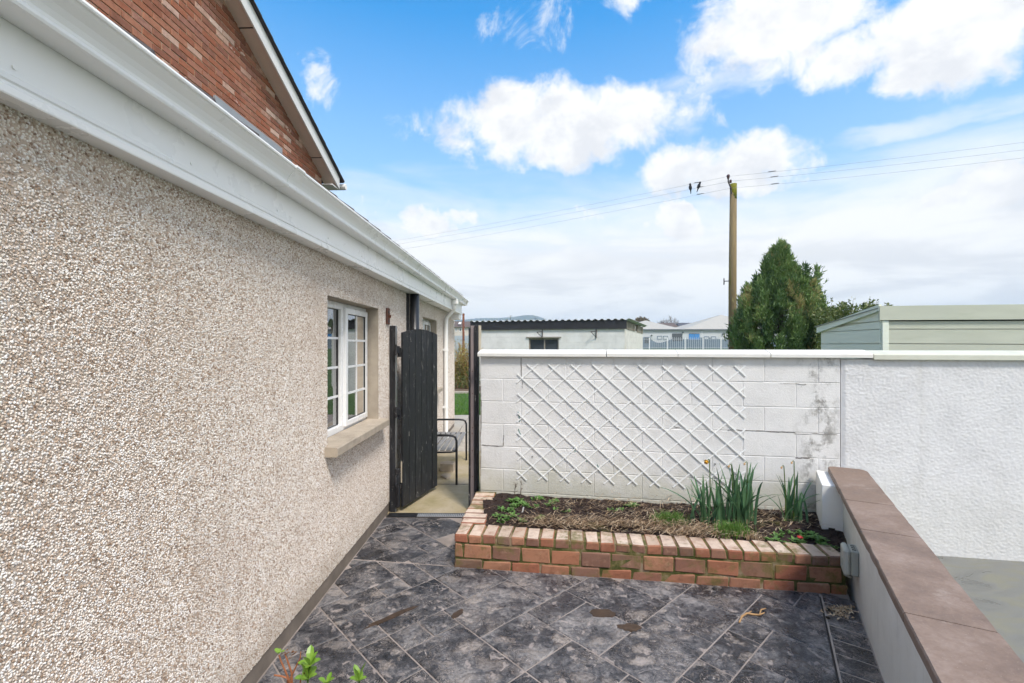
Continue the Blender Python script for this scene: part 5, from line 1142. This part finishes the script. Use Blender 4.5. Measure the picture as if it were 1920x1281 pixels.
# chimney and aerials peeping over the outbuilding
h4, r4_ = far_house('detached_house', 930, 1020, 603, 612, 110, 'brown_roof', 'cream_wall', 'distant house with chimney just behind the corrugated roof', 0.1)
q_ = P(953, 603, 112); MB().box(WF, q_.x - 0.45, q_.x + 0.45, 113, 114, q_.z - 1.5, q_.z + 0.15).build('chimney', 'cream_wall', r4_); MB().tube([(q_.x - .2, 113.5, q_.z + .15), (q_.x - .2, 113.5, q_.z + .55)], 0.15, 8).build('chimney_pot', 'brown_roof', r4_)
for px, py in ((957, 592), (1003.5, 596)): a = P(px, 604, 113.5); b = P(px, py, 113.5); MB().tube([a, b], 0.04, 5).tube([b + Vector((-.5, 0, -.1)), b + Vector((.5, 0, -.1))], 0.03, 5).build('aerial', 'dark_metal', r4_)
bf = thing('garden_fence', (P(866, 648, 40).x, 40, gz(40)), 'pale blue-grey upright fence beyond the golden shrub', 'fence')
k = P(835, 648, 40).x
pal2 = bpy.data.meshes.new('pale'); mb = MB(); hh = P(0, 629, 40).z - gz(40); mb.prism(WF, [(-0.05, 0), (0.05, 0), (0.05, hh - 0.05), (0, hh), (-0.05, hh - 0.05)], -0.02, 0); pal2.from_pydata(mb.V, [], mb.F); pal2.materials.append(MATS['blue_fence'])
while k < P(900, 648, 40).x: inst('pale', pal2, Matrix.Translation((k, 40, gz(40))), bf); k += 0.125
for z in (0.4, hh - 0.4): MB().box(WF, P(835, 648, 40).x, P(900, 648, 40).x, 40.001, 40.05, gz(40) + z, gz(40) + z + 0.08).build('rail', 'blue_fence', bf)
q_ = P(869, 648, 19.4)
prop(MB().tube([(q_.x, 19.4, -0.1), (q_.x, 19.4, P(0, 588, 19.4).z)], [0.05, 0.045], 10).build('rusty_pole', 'rusty_pole', smooth=True), 'thin rusty pole standing behind the golden shrub', 'pole')
# golden shrub past the lawn
gsb = P(868, 715, 18.3); gs = thing('golden_shrub', (gsb.x, 18.3, 0.03), 'tall yellow-brown stemmed shrub beyond the lawn', 'shrub')
mb = MB(); cents, dirs, tn = [], [], []
for k in range(110):
    b = Vector((gsb.x + rr.gauss(0, 0.22), 18.3 + rr.gauss(0, .2), 0.0)); t = Vector((gsb.x + rr.gauss(0, 0.36), 18.3 + rr.gauss(0, .35), rr.uniform(1.0, 1.95))); m_ = b.lerp(t, 0.5) + Vector((rr.gauss(0, .06), 0, 0)); mb.tube([b, m_, t], [0.010, 0.008, 0.004], 4, False)
    for q2 in range(16): s = rr.uniform(0.15, 1); c_ = (b.lerp(m_, s * 2) if s < .5 else m_.lerp(t, s * 2 - 1)) + Vector((rr.gauss(0, .05), rr.gauss(0, .05), rr.gauss(0, .04))); cents.append(tuple(c_)); dirs.append((rr.gauss(0, .6), rr.gauss(0, .6), 0.7)); tn.append(rr.random())
mb.build('stems', 'twig', gs, fix=False); spray_mass('leaves', cents, dirs, 'gold_leaf', gs, 0.075, 0.016, 3, 0.9, tn, 8)
cents = [(gsb.x + rr.gauss(0, .35), 18.2 + rr.gauss(0, .3), abs(rr.gauss(0.35, .35)) + 0.05) for k in range(700)]
spray_mass('lower_foliage', cents, [(rr.gauss(0, .6), rr.gauss(0, .6), 0.7) for _ in cents], 'shrub_leaf', gs, 0.08, 0.018, 3, 0.9, None, 9)
# bare trees
def bare_tree(px, pyt, pyb, Y, spread, label, seed):
    r_ = random.Random(seed); b = P(px, pyb, Y); b.z = gz(Y); zt_ = P(0, pyt, Y).z; t = thing('bare_tree', b, label, 'tree', 'bare trees behind the school'); mb = MB(); crown = MB()
    mb.tube([b, Vector((b.x, Y, b.z + (zt_ - b.z) * 0.45))], [0.35, 0.22], 8).build('trunk', 'bare_twig', t)
    def grow(p, d, l, r, lev):
        e = p + d * l; crown.tube([p, (p + e) / 2 + Vector((r_.gauss(0, .05), 0, r_.gauss(0, .05))) * l, e], [r, r * .8, r * .55], 4, False)
        if lev:
            for k in range(3): nd = (d + Vector((r_.gauss(0, .55) * spread, r_.gauss(0, .5), r_.gauss(0.12, .3)))).normalized(); grow(p.lerp(e, r_.uniform(.5, 1)), nd, l * r_.uniform(.6, .8), r * .6, lev - 1)
    s = Vector((b.x, Y, b.z + (zt_ - b.z) * 0.38)); H_ = (zt_ - s.z)
    for k in range(4): grow(s, Vector((r_.gauss(0, .5) * spread, r_.gauss(0, .4), 1)).normalized(), H_ * 0.36, 0.12, 4)
    crown.build('crown', 'bare_twig', t, fix=False)
bare_tree(1234, 587, 620, 150, 1.0, 'bare winter tree behind the nearer peak of the school roof', 21); bare_tree(1257, 585, 620, 150, 1.1, 'bare winter tree rising above the brown-roofed house', 33)
q_ = P(1203, 606, 118); bb = thing('round_bush', (q_.x, 118, gz(118)), 'rounded brown-green tree top behind the end of the outbuilding', 'tree')
cents = []
for k in range(900):
    a = rr.uniform(0, 6.28); r2 = rr.random() ** .5; cents.append((q_.x + 1.9 * r2 * math.cos(a), 118 + 1.5 * rr.gauss(0, .5), q_.z - 0.6 + 1.75 * r2 * abs(math.sin(a)) + rr.gauss(0, .12)))
spray_mass('crown', cents, [(rr.gauss(0, .6), rr.gauss(0, .6), 0.7) for _ in cents], 'brown_bush', bb, 0.5, 0.14, 3, 0.9, None, 12); MB().tube([(q_.x, 118, gz(118)), (q_.x, 118, q_.z)], [0.3, 0.15], 8).build('trunk', 'bark', bb)
# hills
HY = 1500.0; ridge = [(-900, 12), (0, 20), (400, 30), (700, 44), (850, 49), (875, 50), (905, 53), (940, 53), (965, 55), (985, 58.5), (1000, 58), (1015, 54), (1030, 47), (1045, 43), (1065, 42), (1090, 45), (1102, 48.5), (1120, 50), (1150, 48), (1190, 46), (1230, 38), (1300, 30), (1400, 26), (1600, 22), (1920, 18), (3000, 8)]
def rh(px):
    for (a, r0), (b, r1) in zip(ridge[:-1], ridge[1:]):
        if a <= px <= b: return r0 + (r1 - r0) * (px - a) / (b - a)
    return 8
V = []; pxs = np.arange(-900, 3000, 9.0); rows_ = [(0.72, 0.0), (0.8, 0.35), (0.88, 0.66), (0.95, 0.88), (1.0, 1.0), (1.08, 0.8), (1.2, 0.2)]
for fy_, fh in rows_:
    for px in pxs:
        h = rh(px) * HY / F; n_ = 1 + 0.05 * mnoise.noise((px * .03, fy_ * 7, 0)) * (1 if fh < 1 else 0.2); V.append(((px - 960) * HY / F, HY * fy_, gz(100) - 1.5 + h * fh * n_))
nn = len(pxs); prop(mesh_obj('hills', V, [[j * nn + i, j * nn + i + 1, (j + 1) * nn + i + 1, (j + 1) * nn + i] for j in range(len(rows_) - 1) for i in range(nn - 1)], 'hill', smooth=True), 'long blue hills low on the far horizon', 'hills', kind='structure')

# ================================================================== what grows and lies in the planter
def daffodils(px, py, nleaf, hmax, spread, label, seed, flowers=(), extra=()):
    r_ = random.Random(seed); b = soil_at(px, py); t = thing('daffodil_clump', b, label, 'daffodils', 'daffodil clumps in the planter')
    for k in range(nleaf):
        a = r_.uniform(0, 6.28); o = b + Vector((r_.gauss(0, spread), r_.gauss(0, spread * 0.6), -0.02)); h = hmax * r_.uniform(0.55, 1.0); lean = r_.uniform(0.02, 0.22) if r_.random() < 0.72 else r_.uniform(0.3, 0.75)
        d = Vector((math.cos(a), math.sin(a) * 0.7, 0)); pts = []; n = 7; curl = r_.uniform(0.0, 0.5) if lean > 0.15 else r_.uniform(0, 0.15)
        for i in range(n + 1):
            s = i / n; pts.append(o + d * (lean * h * s ** 1.7 * 1.6) + Vector((0, 0, h * (s - curl * s ** 3 * 0.6))))
        w = [0.0115 * x for x in (0.9, 1.0, 1.05, 1.0, 0.95, 0.85, 0.6, 0.12)]
        w = [x * r_.uniform(0.95, 1.15) for x in w]; mb = MB().ribbon(pts, w, Vector((-math.sin(a + r_.gauss(0, .6)), math.cos(a), 0)), 0.35)
        tl = r_.uniform(0.05, 0.6); T = [min(1, tl + (0.45 * (1 - i / n) ** 4)) for i in range(n + 1) for _ in range(3)]
        mb.build('leaf', 'daffodil_leaf', t, fix=False, attr={'tint': T})
    for (dx, h, mat, droop) in flowers:
        o = b + Vector((dx, 0, 0)); top = o + Vector((dx * 0.3, 0, h)); pts = [o, o.lerp(top, .5) + Vector((0.006, 0, 0)), top, top + Vector((-0.012, -0.01, 0.012)), top + Vector((-0.026, -0.018, 0.004))]
        st = MB().tube(pts, [0.0055, 0.0045, 0.0038, 0.003, 0.003], 6).build('flower_stalk', 'daffodil_stalk', t, fix=False)
        c = pts[-1]; ax = Vector((-0.6, -0.5, -0.55)).normalized(); mb = MB(); x = ax.orthogonal().normalized(); y = ax.cross(x)
        if droop < 1:
            mb.tube([c, c + ax * 0.012, c + ax * 0.03], [0.006, 0.011, 0.015], 9, False).build('trumpet', 'petal_orange', st, fix=False); mb = MB()
            for q_ in range(6):
                an = q_ * 1.047; dd_ = (x * math.cos(an) + y * math.sin(an)); mb.ribbon([c + ax * 0.006, c + ax * 0.012 + dd_ * 0.013, c + ax * 0.016 + dd_ * 0.027], [0.004, 0.009, 0.002], ax.cross(dd_), 0.1)
            mb.build('petals', mat, st, fix=False)
        else: mb.tube([c, c + ax * 0.012, c + ax * 0.026], [0.004, 0.009, 0.003], 7).build('withered_head', mat, st, fix=False)
    return t
daffodils(1332, 978, 26, 0.51, 0.058, 'tall daffodil clump with an orange flower in front of the trellis', 3, ((0.0, 0.515, 'petal_yellow', 0),))
daffodils(1388, 978, 42, 0.54, 0.068, 'densest middle clump of daffodil leaves beside the flowering one', 5, ((0.05, 0.49, 'petal_dry', 1), (-0.05, 0.47, 'petal_dry', 1)))
daffodils(1484, 978, 22, 0.46, 0.036, 'smaller daffodil clump with withered head next to the low wall', 9, ((-0.05, 0.46, 'petal_dry', 1), (0.015, 0.50, 'petal_dry', 1)))
def tuft(name, px, py, n, h, sp, mat, label, cat, seed, lean=0.5, w=0.0022):
    r_ = random.Random(seed); b = soil_at(px, py); mb = MB(); T = []
    for k in range(n):
        a = r_.uniform(0, 6.28); o = b + Vector((r_.gauss(0, sp), r_.gauss(0, sp * 0.55), -0.012)); hh = h * r_.uniform(0.45, 1.0); l = lean * r_.uniform(0.1, 1.0) * hh; d = Vector((math.cos(a), math.sin(a), 0))
        pts = [o, o + d * l * 0.25 + Vector((0, 0, hh * 0.55)), o + d * l + Vector((0, 0, hh))]; n0 = len(mb.V); mb.ribbon(pts, [w, w * .8, w * .15], Vector((-math.sin(a), math.cos(a), 0)), 0.2); T += [min(1, max(0, r_.gauss(0.4, 0.22)))] * (len(mb.V) - n0)
    return prop(mb.build(name, mat, fix=False, attr={'tint': T}), label, cat)
tuft('grass_tuft', 1258, 980, 700, 0.11, 0.058, 'tuft_blade', 'round green grass tuft left of the daffodils', 'grass tuft', 2)
tuft('grass_tuft', 1372, 1002, 800, 0.115, 0.062, 'tuft_blade', 'green grass tuft growing in front of the daffodil leaves', 'grass tuft', 4)
tuft('grass_tuft', 1412, 1008, 160, 0.06, 0.04, 'straw', 'pale yellowing grass tuft at the front edge of the planter', 'grass tuft', 6, 0.9)
for px, py, s, lab in ((962, 938, 3, 'twiggy brown dead stem by the gate end of the planter'), (975, 933, 5, 'taller twiggy dead stem against the white wall')):
    b = soil_at(px, py); mb = MB(); r_ = random.Random(s); tp = b + Vector((0.01, 0, 0.16)); mb.tube([b, tp], [0.003, 0.0015], 5)
    for k in range(16): q_ = b.lerp(tp, r_.uniform(.2, 1)); mb.tube([q_, q_ + Vector((r_.gauss(0, .014), r_.gauss(0, .01), r_.uniform(.008, .03)))], [0.0022, 0.0014], 4)
    prop(mb.build('dead_stem', 'bark', fix=False), lab, 'plant stem')
# straw and old stalks lying on the soil
r_ = random.Random(31); mb = MB(); T = []
zones = [(1010, 985, 34, 9, 150), (1075, 985, 40, 9, 230), (1150, 990, 60, 9, 340), (1230, 990, 60, 10, 300), (1310, 1000, 45, 9, 300), (1105, 955, 45, 12, 70), (1060, 950, 60, 14, 90), (1190, 955, 60, 14, 150), (1280, 965, 40, 18, 130), (1440, 975, 40, 16, 260), (1330, 1003, 40, 8, 180), (1180, 972, 40, 9, 120)]
for (px, py, sx, sy, n) in zones:
    c = soil_at(px, py)
    for k in range(n):
        s, t = 0, 0; a = r_.uniform(-0.8, 0.8) + (0 if r_.random() < .5 else 3.14); l = r_.uniform(0.03, 0.12); o = c + Vector((r_.gauss(0, sx / 210), r_.gauss(0, sy / 140), 0)); o.z = 0.262 + abs(r_.gauss(0, .014)) + max(0, min(.03, (o.y - 3.45) * 0.03)); d = Vector((math.cos(a), math.sin(a), 0)); bnd = Vector((-d.y, d.x, 0)) * r_.gauss(0, .35) * l
        pts = [o, o + d * l * .5 + bnd * .5 + Vector((0, 0, r_.uniform(0, .022))), o + d * l + bnd * -.2 + Vector((0, 0, r_.uniform(-.01, .012)))]; n0 = len(mb.V); mb.ribbon(pts, [0.0030, 0.0026, 0.0012], Vector((0, 0.3, 1)).cross(d), 0.2); T += [r_.random()] * (len(mb.V) - n0)
prop(mb.build('dead_grass', 'straw', fix=False, attr={'tint': T}), 'pale dead grass and straw lying on the soil', 'dead grass', kind='stuff')
# clods
mb = MB(); 
for k in range(900):
    p = soilp(r_.uniform(0.01, .99), r_.uniform(0.03, 0.97)); s = r_.uniform(0.004, 0.013); n0 = len(mb.V)
    V8 = [p + Vector((sx * s * r_.uniform(.6, 1.1), sy * s * r_.uniform(.6, 1.1), sz * s * r_.uniform(.5, 1.0))) for sz in (-1, 1) for sx, sy in ((-1, -1), (1, -1), (1, 1), (-1, 1))]; mb.hexa(V8)
prop(mb.build('soil_crumbs', 'soil', fix=False), 'loose crumbs of dark soil in the planter', 'soil', kind='stuff')
# leafy weeds
def rosette(mb, T, b, n, l, r_, up=0.6):
    for k in range(n):
        a = r_.uniform(0, 6.28); d = Vector((math.cos(a), math.sin(a), 0)); ll = l * r_.uniform(.5, 1.1); o = b + Vector((r_.gauss(0, .01), r_.gauss(0, .01), 0)); e = o + d * ll + Vector((0, 0, ll * up * r_.uniform(.4, 1.3))); m_ = o.lerp(e, .55) + Vector((0, 0, ll * .18)); n0 = len(mb.V); mb.ribbon([o, m_, e], [l * .06, l * .22, l * .03], Vector((-d.y, d.x, 0)), 0.25); T += [min(1, max(0, r_.gauss(.45, .22)))] * (len(mb.V) - n0)
mb = MB(); T = []
for px, py, n, l in ((946, 965, 26, .035), (955, 955, 30, .04), (985, 945, 26, .035), (965, 975, 16, .03), (1000, 950, 18, .03), (1025, 948, 14, .028), (1045, 940, 20, .035), (1010, 938, 22, .035), (960, 940, 24, .04), (1180, 950, 22, .04), (1160, 958, 10, .025), (938, 982, 20, .03), (1005, 972, 12, .025), (1060, 958, 10, .025)):
    for q_ in range(3): rosette(mb, T, soil_at(px, py) + Vector((r_.gauss(0, .04), r_.gauss(0, .03), -.004)), n // 2 + 3, l * 1.35, r_)
prop(mb.build('weeds', 'weed_leaf', fix=False, attr={'tint': T}), 'low green weeds creeping over the gate end of the planter', 'weeds', kind='stuff')
mb = MB(); T = []
for px, py, n, l in ((1440, 1012, 16, .03), (1460, 1016, 20, .032), (1490, 1018, 22, .034), (1515, 1004, 26, .038), (1530, 1010, 26, .038), (1545, 1018, 20, .03), (1500, 1010, 14, .03), (1560, 1030, 20, .03), (1480, 1003, 12, .028)):
    for q_ in range(3): rosette(mb, T, soil_at(px, py) + Vector((r_.gauss(0, .03), r_.gauss(0, .03), -.004)), n // 2 + 3, l * 1.35, r_)
prop(mb.build('weeds', 'weed_leaf', fix=False, attr={'tint': T}), 'low green leafy weeds at the low-wall end of the planter', 'weeds', kind='stuff')
pr = soil_at(1497, 1018); pm = thing('primrose', pr, 'small primrose with bright red flower near the front bricks', 'flower'); mb = MB(); T = []; rosette(mb, T, pr, 16, .045, r_, .5); mb.build('leaves', 'weed_leaf', pm, fix=False, attr={'tint': T})
mb = MB(); c = pr + Vector((0, -0.01, 0.045))
for k in range(10): a = k * .628; d = Vector((math.cos(a), math.sin(a) * .6 - .3, .5)).normalized(); mb.ribbon([c, c + d * .012, c + d * .024], [.004, .011, .005], Vector((-math.sin(a), math.cos(a), .2)), .1)
mb.build('petals', 'petal_red', pm, fix=False)
q_ = soil_at(979, 960); prop(MB().hexa([q_ + Vector(v) for v in ((-.006, 0, -.01), (.006, 0, -.01), (.006, .002, -.01), (-.006, .002, -.01), (.008, -.01, .05), (.020, -.01, .048), (.020, -.008, .048), (.008, -.008, .05))]).build('plant_label', 'frame_white'), 'white plastic plant label stuck in the planter soil', 'plant label')
# ================================================================== small things on the patio
def gpv(px, py, z=0.004): x, y = gp(px, py, z); return Vector((x, y, z))
prop(MB().tube([gpv(1386, 1167, .006), gpv(1391, 1156, .006), gpv(1400, 1150, .014), gpv(1412, 1152, .008), gpv(1424, 1153, .010), gpv(1433, 1149, .006)], [.005, .006, .006, .006, .005, .003], 7).tube([gpv(1424, 1153, .01), gpv(1427, 1143, .02), gpv(1436, 1141, .012)], [.0045, .004, .0025], 6).tube([gpv(1403, 1150, .012), gpv(1409, 1146, .012)], [.004, .002], 6).build('twig', 'twig', fix=False), 'pale forked twig lying on the patio', 'twig')
for px, py, s, lab in ((1340, 1104, .016, 'black clump of dirt against the planter bricks'), (1416, 1143, .012, 'small black clump of dirt beside the twig'), (1552, 1158, .012, 'small black clump of dirt on the border joint')):
    c = gpv(px, py, s * .4); rr_ = random.Random(int(px)); mb = MB(); mb.lathe(c - Vector((0, 0, s * .5)), [(s * .7, 0), (s * 1.05, s * .4), (s * .8, s * .9), (s * .3, s * 1.15)], 8); mb.V = [(x + rr_.gauss(0, s * .12), y + rr_.gauss(0, s * .12), z) for x, y, z in mb.V]
    prop(mb.build('dirt_clump', 'dark_joint', smooth=True), lab, 'dirt')
# debris in the corner by the low wall
mb = MB(); T = []
for k in range(160):
    x, y = gp(1575 + r_.gauss(0, 14), 1140 + abs(r_.gauss(0, 9))); o = Vector((x, y, .006)); a = r_.uniform(0, 6.28); l = r_.uniform(.01, .04); d = Vector((math.cos(a), math.sin(a), r_.uniform(-.1, .4))); n0 = len(mb.V); mb.ribbon([o, o + d * l * .5 + Vector((0, 0, .004)), o + d * l], [.003, .004, .001], Vector((-d.y, d.x, .3)), .2); T += [r_.random()] * (len(mb.V) - n0)
prop(mb.build('leaf_litter', 'straw', fix=False, attr={'tint': T}), 'dry leaf litter in the corner by the low wall', 'leaf litter', kind='stuff')
# young shrub at the foot of the house wall, its top in view
def young_shrub():
    b = Vector((-0.93, 1.86, 0)); t = thing('young_shrub', b, 'young leafy shrub with red stems at the bottom of the picture', 'shrub'); r_ = random.Random(8)
    def pt(px, py, Y): return P(px, py, Y)
    stems = [([(548, 1300), (540, 1270), (527, 1240), (523, 1228)], 1.74, 'twig_red'), ([(548, 1300), (547, 1262), (538, 1236), (534, 1226)], 1.74, 'twig_red'), ([(548, 1300), (543, 1275), (556, 1248), (563, 1234), (564, 1222)], 1.74, 'twig_red'), ([(540, 1272), (528, 1268), (514, 1266)], 1.74, 'twig_red'),
             ([(575, 1330), (577, 1280), (579, 1256), (581, 1250)], 1.72, 'daffodil_stalk'), ([(668, 1330), (672, 1290), (674, 1276)], 1.72, 'daffodil_stalk'), ([(612, 1330), (614, 1290), (614, 1281)], 1.72, 'daffodil_stalk'), ([(575, 1330), (560, 1295), (565, 1270), (573, 1258)], 1.73, 'twig_red')]
    base = b + Vector((0, 0, -0.02))
    for pts, Y, m in stems:
        q = [pt(x, y, Y) for x, y in pts]; MB().tube([base, base.lerp(q[0], .6) + Vector((0, 0, .05))] + q, [.006, .005] + [.0042 - .0006 * i for i in range(len(q))], 6).build('stem', m, t, fix=False)
    def leaves(px, py, Y, n, l, mat, up, seed):
        rr_ = random.Random(seed); c = pt(px, py, Y)
        for k in range(n):
            a = k * 6.283 / n + rr_.gauss(0, .25); d = Vector((math.cos(a), math.sin(a), 0)); ll = l * rr_.uniform(.75, 1.1); e = c + d * ll * .8 + Vector((0, 0, ll * up * rr_.uniform(.6, 1.2))); m_ = c.lerp(e, .5) + Vector((0, 0, ll * .12)); w = ll * .30
            pts = [c, c.lerp(m_, .5), m_, m_.lerp(e, .6), e]; MB().ribbon(pts, [w * .15, w * .75, w, w * .75, w * .06], Vector((-d.y, d.x, 0)), .22).build('leaf', mat, t, fix=False, attr={'tint': [x for q in (0.85, .5, .4, .35, .3) for x in [min(1, q + rr_.gauss(0, .08))] * 3]})
    leaves(580, 1250, 1.72, 4, 0.0493, 'bush_leaf', .5, 1); leaves(580, 1247, 1.72, 3, 0.0493, 'bush_leaf', 1.6, 2); leaves(576, 1276, 1.72, 5, 0.0522, 'bush_leaf', .5, 3); leaves(577, 1272, 1.72, 3, 0.0435, 'bush_leaf', 1.7, 8); leaves(673, 1278, 1.72, 4, 0.0406, 'bush_leaf', .6, 4); leaves(673, 1276, 1.72, 3, 0.0377, 'bush_leaf', 1.7, 5); leaves(613, 1284, 1.72, 4, 0.0377, 'bush_leaf', .9, 6)
    leaves(523, 1226, 1.74, 4, 0.0290, 'bush_leaf', .6, 7)
    for k in range(16): leaves(540 + r_.gauss(0, 8), 1224 + r_.gauss(0, 4), 1.74, 1, .016, 'dead_leaf', .4, 40 + k)
young_shrub()

# ================================================================== air between here and the hills
hz = prop(MB().box(WF, -2550, 2550, -70, 3650, -3, 112).build('haze', 'hill'), 'pale blue haze in front of the far hills', 'haze', kind='stuff')
m = bpy.data.materials.new('haze_air'); m.use_nodes = True; g = G(m.node_tree); g.N.clear()
pvn = g.n('ShaderNodeVolumePrincipled', {'Density': 0.0005, 'Anisotropy': 0.1}); g.set(pvn.inputs['Color'], (0.66, 0.79, 1.0, 1)); go_ = g.n('ShaderNodeOutputMaterial'); g.L.new(pvn.outputs[0], go_.inputs['Volume'])
hz.data.materials.clear(); hz.data.materials.append(m)
